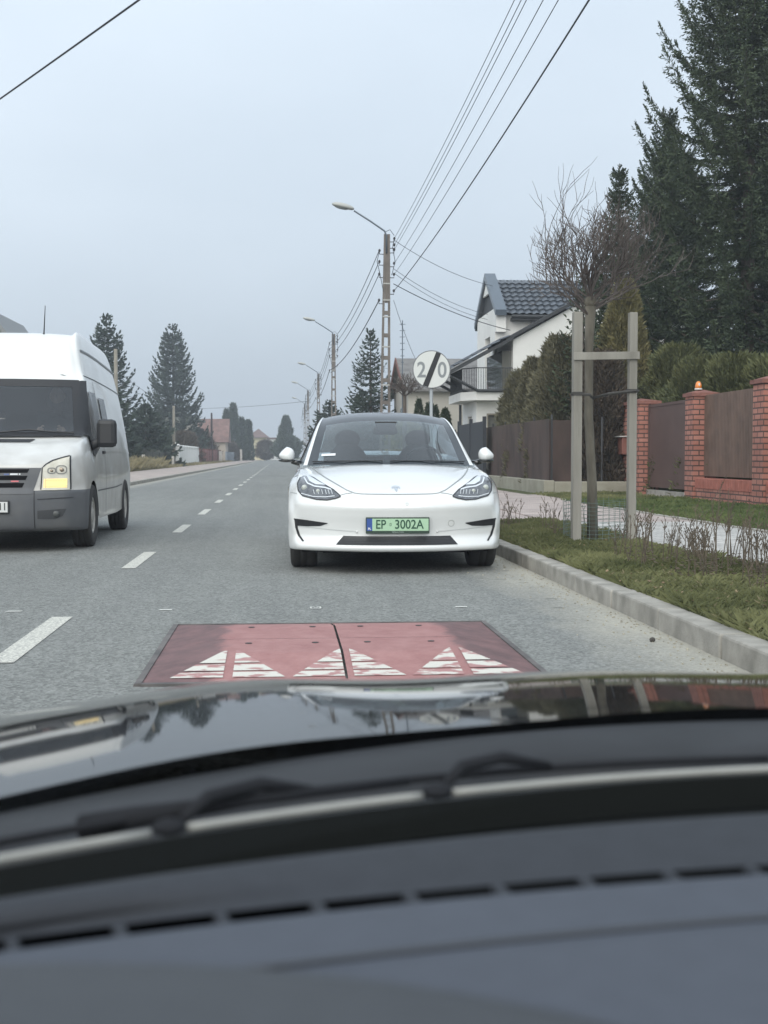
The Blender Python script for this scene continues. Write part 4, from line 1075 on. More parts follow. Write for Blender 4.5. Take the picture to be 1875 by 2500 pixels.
# ------------------------------------------------------------------ buildings and fences on the right
M_RENDERW = mat('white_render', (.80, .795, .77), .9, var=.06, vscale=1.2, bump=.15, bscale=50)
M_BEIGE = mat('beige_render', (.44, .415, .37), .9, var=.08, vscale=.8)
M_SLATE = mat('dark_roof_tile', (.055, .065, .08), .28, spec=.6, var=.25, vscale=1.4)
M_TRIM = mat('grey_metal_trim', (.10, .125, .155), .35, spec=.6)
M_SOFFIT = mat('dark_soffit', (.045, .048, .052), .7)
M_PANE = mat('window_pane', (.10, .105, .10), .1, coat=1, col2=(.20, .20, .18), vscale=.9)
M_FRAME = mat('window_frame', (.30, .27, .22), .6)
M_BRICK = mat_brick('red_brick', (.37, .155, .115), (.47, .22, .17), (.10, .06, .052), .26, .10, .014)
M_CAP = mat('brick_cap', (.22, .095, .075), .75, var=.25, vscale=9)
M_BROWN = mat('brown_sheet', (.105, .066, .057), .6, var=.12, vscale=1.5)

def tiled_roof(name, parent, p0, u, v, nu, nv, m, tw=.30, th=.36):
    """tiled slope: p0 eave corner, u along the eave (total), v up the slope (total); wavy courses are modelled"""
    p0, u, v = Vector(p0), Vector(u), Vector(v); nrm = u.cross(v).normalized()
    if nrm.z < 0: nrm = -nrm
    Lu, Lv = u.length, v.length; cu = max(2, int(Lu/tw*6)); rows = int(Lv/th); G = []
    for r in range(rows):
        for (f, hgt) in ((0, .055), (.97, .0)):
            t = min(1, (r+f)/rows)
            G.append([p0 + u*(i/cu) + v*t + nrm*(hgt + .028*math.sin(2*PI*(i/6.0)) + .03) for i in range(cu+1)])
    G.append([p0 + u*(i/cu) + v + nrm*.03 for i in range(cu+1)])
    return MB().grid(G).build(name, m, parent)

def window_y(parent, x0, x1, y, z0, z1, depth=.14):     # in a wall facing the camera (-Y)
    f = MB(); f.bx(x0, x1, y+depth-.03, y+depth, z0, z1); fo = f.build('window', M_PANE, parent)
    q = MB(); q.bx(x0, x0+.06, y+.02, y+depth-.031, z0, z1); q.bx(x1-.06, x1, y+.02, y+depth-.031, z0, z1); q.bx(x0+.06, x1-.06, y+.02, y+depth-.031, z1-.06, z1); q.bx(x0+.06, x1-.06, y+.02, y+depth-.031, z0, z0+.06)
    q.build('window_frame', M_FRAME, fo)
def wall_with_hole(mb, axis, c, a0, a1, z0, z1, holes, th=.3):
    """upright wall slab; axis 'y' faces -Y at y=c, 'x' faces -X at x=c; holes (h0,h1,hz0,hz1) sorted"""
    def B(p0, p1, q0, q1):
        if p1-p0 < 1e-4 or q1-q0 < 1e-4: return
        if axis == 'y': mb.bx(p0, p1, c, c+th, q0, q1)
        else: mb.bx(c, c+th, p0, p1, q0, q1)
    cur = a0
    for (h0, h1, g0, g1) in holes:
        B(cur, h0, z0, z1); B(h0, h1, z0, g0); B(h0, h1, g1, z1); cur = h1
    B(cur, a1, z0, z1)

def white_house():
    r = thing('house', 'white rendered house with dark wavy roof tiles and a balcony, behind the thuja hedge', 'house', (0, 0, 0))
    # main block, gable end towards the road at x = 8.65
    w = MB()
    wall_with_hole(w, 'x', 8.65, 50.0, 54.6, .1, 7.05, [(51.2, 52.5, 4.2, 6.0)])
    w.bx(8.95, 17.5, 50.0, 50.3, .1, 6.75); w.bx(8.95, 17.5, 54.3, 54.6, .1, 6.75); w.bx(17.2, 17.5, 50.3, 54.3, .1, 6.75)
    w.bx(8.652, 9.06, 49.75, 49.998, 6.05, 7.02)
    w.prism([(50.0, 7.052), (52.3, 8.50), (54.6, 7.052)], 8.93, 8.95, 'x')
    w.build('wall', M_RENDERW, r)
    g = MB(); g.prism([(51.35, 7.85), (52.3, 8.48), (53.25, 7.85)], 8.66, 8.75, 'x'); g.build('gable_panel', M_RENDERW, r)
    d = MB(); d.prism([(49.9, 7.0), (51.25, 7.8), (53.35, 7.8), (54.7, 7.0), (54.6, 6.9), (50.0, 6.9)], 8.78, 8.9, 'x'); d.build('gable_boarding', M_SOFFIT, r)
    f = MB(); f.bx(8.95-.03, 8.95, 51.2, 52.5, 4.2, 6.0); fo = f.build('window', M_PANE, r)
    roof = tiled_roof('roof', r, (9.04, 49.62, 6.72), (8.8, 0, 0), (0, 2.70, 1.76), 0, 0, M_SLATE)
    bk = MB(); bk.prism([(52.3, 8.50), (55.0, 6.7), (55.0, 6.6), (52.3, 8.40)], 8.6, 17.8, 'x'); bk.build('rear_slope', M_SLATE, roof)
    v = MB(); v.prism([(49.50, 6.92), (52.3, 8.78), (52.3, 8.48), (49.55, 6.70)], 8.58, 9.04, 'x'); v.prism([(52.3, 8.78), (55.1, 6.92), (55.05, 6.7), (52.3, 8.48)], 8.58, 9.04, 'x')
    v.build('verge_trim', M_TRIM, roof)
    s = MB(); s.bx(9.28, 17.8, 49.58, 49.98, 6.50, 6.62); s.tube([(9.25, 49.55, 6.66), (17.8, 49.55, 6.66)], .07, 8); s.build('gutter', M_SOFFIT, roof)
    # front wing: one slope falling towards the road, carried over the balcony
    w2 = MB(); w2.prism([(8.65, .1), (8.65, 5.38), (12.6, 7.55), (14.5, 7.55), (14.5, .1)], 46.0, 49.5); w2.build('wing_wall', M_RENDERW, r)
    v2 = MB(); v2.prism([(8.35, 5.42), (12.6, 7.78), (12.6, 7.64), (8.35, 5.28)], 45.82, 50.0); v2.build('wing_verge', M_SOFFIT, r)
    sl = Vector((2.35, 0, 1.30))
    pr = tiled_roof('porch_roof', r, (6.05, 50.5, 4.14), (0, -4.75, 0), (2.45, 0, 1.36), 0, 0, M_SLATE)
    so = MB(); so.prism([(6.1, 4.12), (8.62, 5.50), (8.62, 5.36), (6.1, 3.98)], 45.78, 50.5); so.build('porch_soffit', M_SOFFIT, pr)
    be = MB()
    for yy in (45.9, 48.1, 50.2): be.tube([(6.25, yy, 3.98), (7.3, yy, 3.45), (8.65, yy, 3.45)], .06, 4)
    be.build('porch_beams', M_SOFFIT, pr)
    # balcony and the bay under it
    b = MB(); b.prism([(6.75, 46.7), (7.25, 46.0), (8.64, 46.0), (8.64, 50.0), (6.75, 50.0)], 3.10, 3.42, 'z'); bo = b.build('balcony', M_RENDERW, r)
    rl = MB()
    path = [(6.82, 50.0), (6.82, 46.75), (7.28, 46.07), (8.64, 46.07)]
    for z in (3.50, 4.32): rl.tube([(x, y, z) for x, y in path], .02, 5)
    P = pl(path, 60)
    for p in P: rl.tube([(p.x, p.y, 3.44), (p.x, p.y, 4.32)], .009, 4)
    rl.build('railing', M_SOFFIT, bo)
    bw = MB(); bw.bx(8.3, 8.64, 46.4, 49.9, 3.43, 5.0); bw.build('balcony_door', M_PANE, bo)
    g2 = MB()
    wall_with_hole(g2, 'x', 7.35, 46.9, 50.2, .1, 3.09, [(47.7, 48.7, .9, 2.55)])
    wall_with_hole(g2, 'y', 46.6, 7.35, 8.66, .1, 3.09, [(7.75, 8.35, .9, 2.62)])
    g2.build('bay_wall', M_RENDERW, r)
    window_y(r, 7.75, 8.35, 46.6, .9, 2.62, .2)
    f = MB(); f.bx(7.62, 7.65, 47.7, 48.7, .9, 2.55); f.build('window', M_PANE, r)
    MB().tube([(7.27, 50.3, .1), (7.27, 50.3, 3.1)], .06, 6).build('downpipe', M_SOFFIT, r)
white_house()

def beige_house():
    r = thing('house', 'beige rendered house with a low grey roof behind the round speed sign', 'house', (0, 0, 0))
    w = MB(); w.prism([(63, .1), (63, 4.6), (67, 6.1), (71, 4.6), (71, .1)], 6.4, 14, 'x'); w.build('wall', M_BEIGE, r)
    rf = MB(); rf.prism([(62.6, 4.45), (67, 6.32), (71.4, 4.45), (71.4, 4.3), (67, 6.12), (62.6, 4.3)], 6.15, 14.2, 'x')
    ro = rf.build('roof', mat('grey_roof', (.17, .165, .16), .8, var=.25, vscale=2), r)
    t = MB(); t.prism([(62.6, 4.47), (67, 6.36), (71.4, 4.47), (71.4, 4.2), (67, 6.05), (62.6, 4.2)], 6.08, 6.14, 'x'); t.build('verge_board', mat('red_brown_board', (.16, .075, .06), .8), ro)
    c = MB(); c.bx(12.6, 13.0, 66.4, 67.2, 6.0, 7.0); c.build('chimney', M_BEIGE, ro)
    wi = MB(); wi.bx(6.36, 6.39, 65.5, 66.8, 2.2, 3.6); wi.build('window', M_PANE, r)
beige_house()
a = thing('aerial_mast', 'thin television aerial mast above the beige house gable', 'aerial', (6.25, 64.5, 0))
m = MB(); m.tube([(0, 0, .1), (0, 0, 8.1)], .03, 6); m.build('mast', M_TRIM, a)
m = MB()
for k in range(7): m.tube([(-.16+.012*k, 0, 7.9-.33*k), (.16-.012*k, 0, 7.9-.33*k)], .016, 4)
m.build('aerial_rods', M_TRIM, a)

# brick fence --------------------------------------------------------
def brick_pillar(x, y, sx, sy, z, label, extra=None):
    r = thing('brick_pillar', label, 'pillar', (x, y, 0), 0, 'brick pillars of the fence')
    b = MB(); b.bx(0, sx, 0, sy, 0, z); b.build('shaft', M_BRICK, r, bevel=.004)
    c = MB(); c.bx(-.045, sx+.045, -.045, sy+.045, z, z+.07); 
    o = len(c.v); c.v += [(-.03, -.03, z+.07), (sx+.03, -.03, z+.07), (sx+.03, sy+.03, z+.07), (-.03, sy+.03, z+.07), (sx/2, sy/2, z+.15)]
    c.f += [(o, o+1, o+4), (o+1, o+2, o+4), (o+2, o+3, o+4), (o+3, o, o+4)]
    c.build('cap', M_CAP, r)
    return r
brick_pillar(8.0, 23.55, .47, .47, 2.16, 'red brick pillar with a small orange warning lamp on its cap')
brick_pillar(8.0, 20.0, .47, .47, 2.21, 'red brick pillar cut by the right edge of the photo')
p2 = brick_pillar(8.0, 27.25, .47, 1.30, 2.17, 'wide red brick pillar carrying a letterbox, left of the smooth brown gate')
brick_pillar(8.0, 31.6, .42, .47, 2.10, 'farthest red brick pillar, half hidden behind the staked tree')
brick_pillar(8.0, 16.0, .47, .47, 2.21, 'red brick pillar beyond the right edge of the photo')
lb = thing('letterbox', 'brown metal letterbox with pale lid fixed to the wide brick pillar', 'letterbox', (7.86, 28.3, 1.25))
q = MB(); q.bx(0, .135, -.20, .20, -.22, .18); q.build('box', mat('letterbox_brown', (.22, .095, .075), .5), lb, bevel=.01)
q = MB(); q.bx(-.07, .135, -.25, .25, .185, .21); q.build('lid', mat('letterbox_lid', (.5, .5, .48), .4), lb)
ic = MB(); ic.bx(0, .05, -.07, .07, -.11, .11); ico = ic.build('intercom', M_BLACKPL, loc=(7.95, 27.5, 1.10), bevel=.01); tag(ico, 'black intercom box low on the wide brick pillar', 'intercom')
wl_ = thing('warning_lamp', 'small orange gate warning lamp standing on the brick pillar cap', 'lamp', (8.16, 23.72, 2.295))
q = MB(); q.lathe([(.075, 0), (.075, .02), (.068, .03)], 16); q.build('lamp_base', mat('lamp_base_white', (.6, .6, .58), .5), wl_)
q = MB(); q.lathe([(.066, .02), (.064, .08), (.052, .13), (.03, .16), (.0, .17)], 16); q.build('lamp_lens', mat('amber_lens', (.80, .25, .04), .25, coat=.6), wl_, smooth=True)
q = MB(); q.ell((.0, -.045, .08), (.022, .02, .055), 10, 8); q.build('reflector', mat('lamp_base_white', (.6, .6, .58), .5), wl_, smooth=True)

gt = thing('metal_gate', 'smooth dark brown sheet metal gate between two brick pillars', 'gate', (8.24, 25.65, 0))
q = MB(); q.bx(-.02, .02, -1.60, 1.55, .32, 2.12); q.build('sheet', M_BROWN, gt)
q = MB(); q.bx(-.035, -.0205, -1.60, 1.55, .30, .36); q.bx(-.035, -.0205, -1.60, 1.55, 2.08, 2.14); q.bx(-.035, -.0205, 1.49, 1.55, .36, 2.08); q.bx(-.035, -.0205, -1.6, -1.54, .36, 2.08); q.build('gate_frame', M_BROWN, gt)
q = MB(); q.bx(-.06, .1, -1.6, 1.58, .0, .24); q.build('sill_beam', M_KERB, gt, bevel=.01)

def slat_panel(x, y0, y1, label, z0=.60, z1=2.18):
    r = thing('slatted_fence_panel', label, 'fence panel', (x, y0, 0), 0, 'brown slatted panels between brick pillars')
    L = y1-y0; s = MB(); y = .03
    while y < L-.02: s.bx(-.012, .012, y, y+.052, z0, z1); y += .075
    s.build('slats', mat('brown_slats', (.165, .11, .085), .6, var=.2, vscale=3), r)
    b = MB(); b.bx(.02, .05, 0, L, z0+.12, z0+.18); b.bx(.02, .05, 0, L, z1-.28, z1-.16); b.build('rails', M_BROWN, r)
    bk = MB(); bk.bx(.052, .058, 0, L, z0, z1); bk.build('backing', mat('fence_backing', (.05, .045, .038), .9), r)
slat_panel(8.24, 20.48, 23.54, 'tall brown slatted fence panel above the low brick wall at the right edge')
slat_panel(8.24, 16.48, 19.99, 'brown slatted fence panel beyond the right edge of the photo')
slat_panel(8.24, 28.56, 31.59, 'brown fence panel behind the trunk of the staked tree', z1=2.05)
def low_wall(y0, y1, label, z=.56):
    r = thing('low_brick_wall', label, 'wall', (8.06, y0, 0), 0, 'low brick walls under the slatted panels')
    q = MB(); q.bx(0, .36, .003, y1-y0-.003, 0, z-.20); q.bx(.01, .35, .003, y1-y0-.003, z-.20, z-.015); q.build('wall', M_BRICK, r)
    q = MB(); L = y1-y0; y = .004
    while y < L-.07: q.bx(-.015, .375, y, y+.068, z-.198, z); y += .088
    q.build('soldier_course', mat('red_brick_plain', (.38, .14, .105), .8, var=.2, vscale=6), r, bevel=.006)
low_wall(20.47, 23.55, 'low brick wall with a soldier course below the right-hand slatted panel')
low_wall(16.47, 20.0, 'low brick wall with a soldier course beyond the right edge of the photo')
low_wall(28.55, 31.6, 'low brick wall behind the trunk of the staked tree')

# netted fence with concrete plinth
nf = thing('netted_fence', 'fence hung with dark brown privacy netting on a low concrete wall', 'fence', (6.0, 28.0, 0))
q = MB(); q.bx(0, .25, 0, 26, 0, .43); q.bx(.25, 2.3, 0, .25, 0, .40); q.build('concrete_plinth', mat('mossy_concrete', (.25, .235, .185), .9, col2=(.34, .33, .27), vscale=2.5, detail=9, bump=.4, bscale=25), nf, bevel=.02)
def netting():
    m = bpy.data.materials.new('brown_netting'); m.use_nodes = True
    n, l = m.node_tree.nodes, m.node_tree.links; b = n['Principled BSDF']; b.inputs['Roughness'].default_value = .9
    tc = n.new('ShaderNodeTexCoord'); no = n.new('ShaderNodeTexNoise'); no.inputs['Scale'].default_value = 2.2; no.inputs['Detail'].default_value = 6
    mp = n.new('ShaderNodeMapping'); mp.inputs['Scale'].default_value = (1, 1, .4); l.new(tc.outputs['Object'], mp.inputs[0]); l.new(mp.outputs[0], no.inputs['Vector'])
    r = n.new('ShaderNodeValToRGB'); e = r.color_ramp.elements; e[0].position = .3; e[1].position = .72; e[0].color = (.048, .034, .030, 1); e[1].color = (.105, .070, .060, 1)
    l.new(no.outputs[0], r.inputs[0]); l.new(r.outputs[0], b.inputs['Base Color'])
    b.inputs['Alpha'].default_value = .86
    return m
nm = netting()
q = MB()
G = [[Vector((.12+.03*math.sin(y*1.7)*math.sin(z*2), y, .43+z)) for y in [i*.5 for i in range(53)]] for z in (0, .5, 1.0, 1.42)]
q.grid(G); G = [[Vector((.12+x, .1+.03*math.sin(x*3), .40+z)) for x in [i*.2 for i in range(4)]] for z in (0, .5, 1.0, 1.42)]; q.grid(G)
q.build('netting', nm, nf)
q = MB()
for y in range(0, 26, 2): q.tube([(.2, y+.1, .3), (.2, y+.1, 1.95)], .025, 6)
for x in (.7, 1.4, 2.1): q.tube([(x, .16, .3), (x, .16, 1.9)], .025, 6)
q.build('fence_posts', M_SOFFIT, nf)
bg = thing('black_gate', 'black sheet metal gate panels in front of the white house', 'gate', (5.98, 36.0, 0))
q = MB()
for (a, b_) in ((0, 2.5), (2.6, 5.1)): q.bx(-.10, -.06, a, b_, .12, 2.02)
q.build('gate_leaf', mat('black_gate', (.025, .03, .038), .5), bg)
q = MB()
for y in (-.06, 2.55, 5.16): q.bx(-.12, -.02, y-.05, y+.05, 0, 2.16)
q.build('gate_post', mat('black_gate', (.025, .03, .038), .5), bg)

# ------------------------------------------------------------------ sign
sg = thing('road_sign', 'round white end of 20 limit sign with a black diagonal bar on a grey post', 'road sign', (3.14, 26.0, 0))
q = MB(); q.tube([(0, .04, 0), (0, .04, 2.6)], .035, 12); q.build('post', mat('galvanised', (.30, .32, .33), .5, metal=.3), sg, smooth=True)
Mx = Matrix.Translation((0, 0, 2.825)) @ Matrix.Rotation(PI/2, 4, 'X')
q = MB(); q.lathe([(.40, -.02), (.405, 0), (.40, .006)], 48, Mx); sb = q.build('disc', mat('sign_rim', (.16, .17, .18), .5), sg)
q = MB(); q.lathe([(.385, .006), (.385, .0085)], 48, Mx); q.build('face', mat('sign_white', (.62, .64, .62), .4), sb)
ig = mat('sign_grey', (.22, .24, .25), .5)
text_mesh('sign_digit', '2', .46, ig, sb, Matrix.Translation((-.215, -.010, 2.80)) @ Matrix.Rotation(PI/2, 4, 'X'), .0012, sx=.86, bold=.008)
text_mesh('sign_digit', '0', .46, ig, sb, Matrix.Translation((.225, -.010, 2.80)) @ Matrix.Rotation(PI/2, 4, 'X'), .0012, sx=.86, bold=.008)
q = MB(); q.prism([(-.19, 2.485), (-.075, 2.452), (.20, 3.162), (.10, 3.197)], -.0155, -.0125); q.build('diagonal_bar', mat('sign_black', (.012, .013, .016), .5), sb)

# ------------------------------------------------------------------ lamp posts and wires
M_CONC = mat('pole_concrete', (.175, .155, .14), .9, var=.22, vscale=2.2)
M_INS = mat('insulator', (.035, .032, .035), .4)
M_WIRE = mat('wire', (.05, .055, .065), .6)
def lamp_post(loc, label, rz=0.0, lean=.0):
    r = thing('street_lamp', label, 'street lamp', loc, rz, 'concrete lamp posts along the right verge')
    r.rotation_euler = (0, lean, rz)
    q = MB()
    for s in (-1, 1):
        q.add([(s*.17-.045, -.09, 0), (s*.17+.045, -.09, 0), (s*.17+.045, .09, 0), (s*.17-.045, .09, 0),
               (s*.075-.035, -.06, 9.0), (s*.075+.035, -.06, 9.0), (s*.075+.035, .06, 9.0), (s*.075-.035, .06, 9.0)],
              [(0, 1, 2, 3), (4, 7, 6, 5), (0, 4, 5, 1), (1, 5, 6, 2), (2, 6, 7, 3), (3, 7, 4, 0)])
    z = .4
    while z < 6.4: q.box(0, 0, z, .26-.0135*z, .10, .14); z += .82
    q.box(0, 0, 7.75, .10, .10, 2.48)
    q.build('pole', M_CONC, r)
    b = MB()
    for z in (6.0, 6.6, 7.2, 4.9, 3.5): b.box(0, 0, z, .40-.022*z, .20-.006*z, .045)
    b.build('bands', mat('pale_band', (.45, .45, .43), .6), r)
    a = MB(); a.tube([(-.02, -.09, 8.3), (-.03, -.09, 8.95), (-.10, -.09, 9.10), (-.62, -.09, 9.44), (-1.22, -.09, 9.80)], .032, 8); a.build('arm', M_TRIM, r, smooth=True)
    M3 = Matrix.Rotation(R(12), 3, 'Y')
    h = MB(); h.ell((-1.62, -.09, 9.95), (.42, .17, .12), 20, 12, M3)
    h.v = [(x, y, max(z, 9.93+.25*(-(x+1.62))*.0 - (x+1.62)*.21 - .035)) for x, y, z in h.v]
    h.build('lamp_head', mat('lamp_head_pale', (.42, .43, .41), .5), r, smooth=True)
    g_ = MB(); g_.ell((-1.68, -.09, 9.91), (.27, .13, .07), 16, 8, M3); g_.build('lamp_glass', mat('lamp_glass', (.22, .24, .25), .2, coat=1), r, smooth=True)
    i = MB()
    for (s, z) in ((1, 8.78), (1, 8.55), (1, 8.38), (1, 7.88), (1, 7.48), (1, 6.88), (-1, 8.33), (-1, 7.93), (-1, 7.48), (-1, 6.53)):
        i.tube([(s*.10, -.02, z-.06), (s*.27, -.02, z-.06), (s*.27, -.02, z+.05)], .017, 5)
        i.ell((s*.27, -.02, z+.07), (.045, .045, .06), 8, 6)
    i.build('insulators', M_INS, r)
    w = MB()
    w.tube([(.27, -.04, 8.9), (.20, -.14, 8.5), (.30, -.1, 8.0), (.18, -.12, 7.5)], .012, 4)
    w.tube([(-.27, -.04, 8.4), (-.36, -.1, 8.0), (-.20, -.12, 7.3), (-.12, -.12, 6.9)], .012, 4)
    w.tube([(-.10, -.1, 9.05), (.10, -.1, 9.15), (.26, -.05, 8.95)], .012, 4)
    w.build('jumper_cables', M_WIRE, r)
    return r
LP = [(3.72, 45.2, 'nearest concrete street lamp with curved arm, standing behind the white car', .010),
      (3.35, 82, 'second nearest concrete street lamp of the row', 0),
      (3.45, 121, 'third street lamp of the row, counted from the camera', 0),
      (3.05, 152, 'fourth street lamp of the row, counted from the camera', 0),
      (3.35, 192, 'farthest visible street lamp of the row', 0),
      (3.60, 8.1, 'street lamp just outside the right edge of the photo, where the wires overhead lead', 0)]
for (x, y, lab, ln) in LP: lamp_post((x, y, 0.1), lab, 0, ln)
def wire(pts, sag, rad, label, group, n=16, cat='wire'):
    P = []
    for (a, b) in zip(pts, pts[1:]):
        a, b = Vector(a), Vector(b)
        for k in range(n):
            t = k/n; p = a.lerp(b, t); p.z -= sag*4*t*(1-t)*((b-a).length/40)**2; P.append(p)
    P.append(Vector(pts[-1]))
    o = MB().tube(P, rad, 5).build('overhead_wire', M_WIRE); tag(o, label, cat, group); return o
z1 = [(8.95, .38, 'topmost overhead wire running from the nearest street lamp over the camera'), (8.72, .44, 'second highest overhead wire running over the camera'),
      (8.55, .50, 'third highest overhead wire running over the camera'), (8.05, .46, 'fourth highest overhead wire running over the camera'),
      (7.65, .50, 'fifth highest overhead wire running over the camera')]
for z, dx, lab in z1:
    wire([(4.08, 45.18, z), (3.87, 8.12, z+.02)], .30, .0072, lab, 'wires over the right verge')
wire([(4.07, 45.18, 7.05), (3.87, 8.12, 6.98)], .34, .0135, 'thick lowest cable running from the nearest street lamp over the camera', 'wires over the right verge')
zs = [(8.4, 'upper wire strung between the street lamps'), (8.0, 'second wire strung between the street lamps'), (7.55, 'third wire strung between the street lamps'), (6.6, 'low thick cable strung between the street lamps')]
for i, (z, lab) in enumerate(zs):
    wire([(x-(.20 if y < 50 else .27), y, z+.1) for x, y, _, _ in LP[:5]] + [(3.3, 235, z+.1)], .55, .014 if i < 3 else .02, lab, 'wires between the street lamps')
for (za, xb, yb, zb, rr, lab) in ((8.9, 8.75, 51.2, 8.1, .010, 'highest service wire from the street lamp to the white house'), (7.85, 8.6, 51.5, 6.95, .009, 'upper of two close service wires to the white house'),
                       (7.7, 8.6, 51.6, 6.75, .009, 'lower of two close service wires to the white house'), (7.3, 9.2, 49.6, 6.1, .016, 'thick black service cable to the white house'),
                       (6.7, 9.0, 62, 4.9, .008, 'faint low service wire passing in front of the beige house')):
    wire([(4.05, 45.18, za), (xb, yb, zb)], 6.0 if za > 7 else 9, rr, lab, 'service wires to the houses', 14)
wire([(-10.4, 32.0, 7.55), (3.8, 8.2, 7.45)], .1, .016, 'single thick cable crossing high over the road at the top left', None)
wire([(-11.2, 75, 7.2), (-9.9, 114, 5.3), (-9.9, 172, 6.2)], .3, .012, 'thin wire between the left wooden posts', 'wires on the left side')
wire([(3.2, 152, 7.8), (-22, 185, 8.3)], .5, .02, 'faint wire crossing the road far away', 'wires on the left side')

# left-side posts
def wooden_post(x, y, h, r0, label, m):
    o = MB().tube([(0, 0, 0), (.02, 0, h)], [r0, r0*.72], 8).build('utility_pole', m, loc=(x, y, .1), smooth=True); tag(o, label, 'pole', 'poles on the left side')
M_POLE = mat('weathered_pole', (.25, .23, .19), .9, var=.2, vscale=2)
wooden_post(-10.4, 32.0, 7.6, .15, 'pole at the left end of the cable that crosses over the road', mat('weathered_pole', (.25, .23, .19), .9, var=.2, vscale=2))
wooden_post(-10.0, 75, 7.3, .15, 'pale concrete pole in front of the left spruce, next to the van', M_POLE)
wooden_post(-10.0, 114, 5.5, .16, 'weathered pole standing before the middle spruce', M_POLE)
wooden_post(-9.9, 172, 6.9, .17, 'thin dark pole in front of the red roofed house', mat('dark_pole', (.06, .05, .05), .9))

# ------------------------------------------------------------------ left side buildings and fences
lh = thing('house', 'grey gabled house just showing above the white van roof', 'house', (-15.2, 66, 0))
q = MB(); q.prism([(-4.0, 0), (-4.0, 2.6), (0, 8.3), (3.9, 2.7), (3.9, 0)], 0, 8); q.build('wall', mat('olive_grey_wall', (.22, .23, .21), .9), lh)
q = MB(); q.prism([(-4.4, 2.35), (0, 8.65), (4.3, 2.5), (4.1, 2.35), (0, 8.33), (-4.2, 2.3)], -.25, 8.2); q.build('roof', mat('grey_sheet_roof', (.22, .23, .235), .6), lh)
rh = thing('house', 'red tiled house with a round dormer window at the far left', 'house', (-15.5, 205, 0))
q = MB(); q.bx(-6, 6, 0, 9, 0, 3.4); q.build('wall', mat('tan_wall', (.42, .36, .30), .9), rh)
q = MB(); q.prism([(-.5, 3.3), (4.5, 7.3), (9.5, 3.3)], -6.5, 6.5, 'x'); ro = q.build('roof', mat('faded_red_tiles', (.19, .115, .10), .85, var=.3, vscale=1.2), rh)
Md = Matrix.Translation((.6, .6, 4.9)) @ Matrix.Rotation(PI/2, 4, 'X')
q = MB(); q.lathe([(1.35, -1.5), (1.35, .5)], 24, Md); do = q.build('dormer', mat('tan_wall', (.42, .36, .30), .9), rh)
q = MB(); q.bx(.1, 1.1, .02, .09, 4.4, 5.5); q.build('window', M_PANE, do)
yh = thing('house', 'pale yellow house with a brown hipped roof at the far end of the road', 'house', (-5.6, 292, 0))
q = MB(); q.bx(-2.2, 1.6, 0, 8, 0, 5.4); q.build('wall', mat('yellow_wall', (.55, .50, .34), .9), yh)
q = MB(); q.add([(-3.0, -.8, 5.4), (2.4, -.8, 5.4), (2.4, 8.8, 5.4), (-3.0, 8.8, 5.4), (-.3, 4, 7.6)], [(0, 1, 4), (1, 2, 4), (2, 3, 4), (3, 0, 4), (0, 3, 2, 1)]); q.build('roof', mat('brown_roof', (.16, .11, .10), .85), yh)
q = MB(); q.bx(.3, 1.0, -.04, -.01, 3.3, 4.6); q.build('window', M_PANE, yh)
wh = thing('house', 'low white building beside the pale yellow house far away', 'house', (-1.6, 305, 0))
q = MB(); q.bx(-2.6, 2.6, 0, 6, 0, 5.2); q.build('wall', M_RENDERW, wh)
q = MB(); q.bx(-2.9, 2.9, -.3, 6.3, 5.2, 5.6); q.build('roof', mat('brown_roof', (.16, .11, .10), .85), wh)
th_ = thing('house', 'house roof peeping out behind the middle spruce', 'house', (-16.2, 178, 0))
q = MB(); q.bx(-3, 3.4, 0, 8, 0, 6.0); q.build('wall', M_BEIGE, th_)
q = MB(); q.prism([(-3.8, 6.0), (4.6, 6.0), (4.6, 6.25), (0, 8.2), (-3.8, 6.25)], -.6, 8.6); q.build('roof', mat('green_grey_roof', (.16, .17, .15), .85), th_)

wf = thing('white_fence', 'white fence with arched top panels and a brick based pillar', 'fence', (-9.9, 115, 0))
q = MB(); q.bx(-.35, .35, -.3, .5, 0, .55); q.build('pillar_base', M_BRICK, wf)
q = MB(); q.bx(-.33, .33, -.28, .48, .55, 2.0); q.add([(-.4, -.35, 2.0), (.4, -.35, 2.0), (.4, .55, 2.0), (-.4, .55, 2.0), (0, .1, 2.3)], [(0, 1, 4), (1, 2, 4), (2, 3, 4), (3, 0, 4), (0, 3, 2, 1)]); q.build('pillar', M_RENDERW, wf)
q = MB()
for k in range(12):
    y = 3.0 + k*2.3
    q.tube([(0, y, .25), (0, y, 1.7), (0, y+.5, 2.0), (0, y+1.4, 2.0), (0, y+1.9, 1.7), (0, y+1.9, .25)], .09, 5)
    for j in range(1, 5): q.tube([(0, y+j*.38, .25), (0, y+j*.38, 1.85)], .05, 4)
q.bx(-.08, .08, 3, 30.5, .12, .30)
q.build('arched_panels', mat('white_fence_paint', (.66, .67, .66), .6), wf)
def left_fence(y0, y1, h, m, label, x=-9.9, name='garden_fence', gap=.8):
    r = thing(name, label, 'fence', (x, y0, 0)); q = MB(); y = 0
    while y < y1-y0: q.bx(-.05, .05, y, y+gap*.7, .15, h); y += gap
    q.build('pickets', m, r)
    p = MB(); y = 0
    while y <= y1-y0: p.bx(-.12, .12, y-.12, y+.12, 0, h+.15); y += 5
    p.build('posts', M_BRICK if 'brick' in label else m, r)
left_fence(2, 55, 1.3, mat('brown_pickets', (.14, .10, .07), .8), 'low brown garden fence left of the van, outside the photo', x=-9.3, gap=.25)
left_fence(146, 200, 1.8, mat('red_brown_pickets', (.19, .075, .065), .8), 'reddish brown picket fence beyond the white arched fence', gap=1.0)
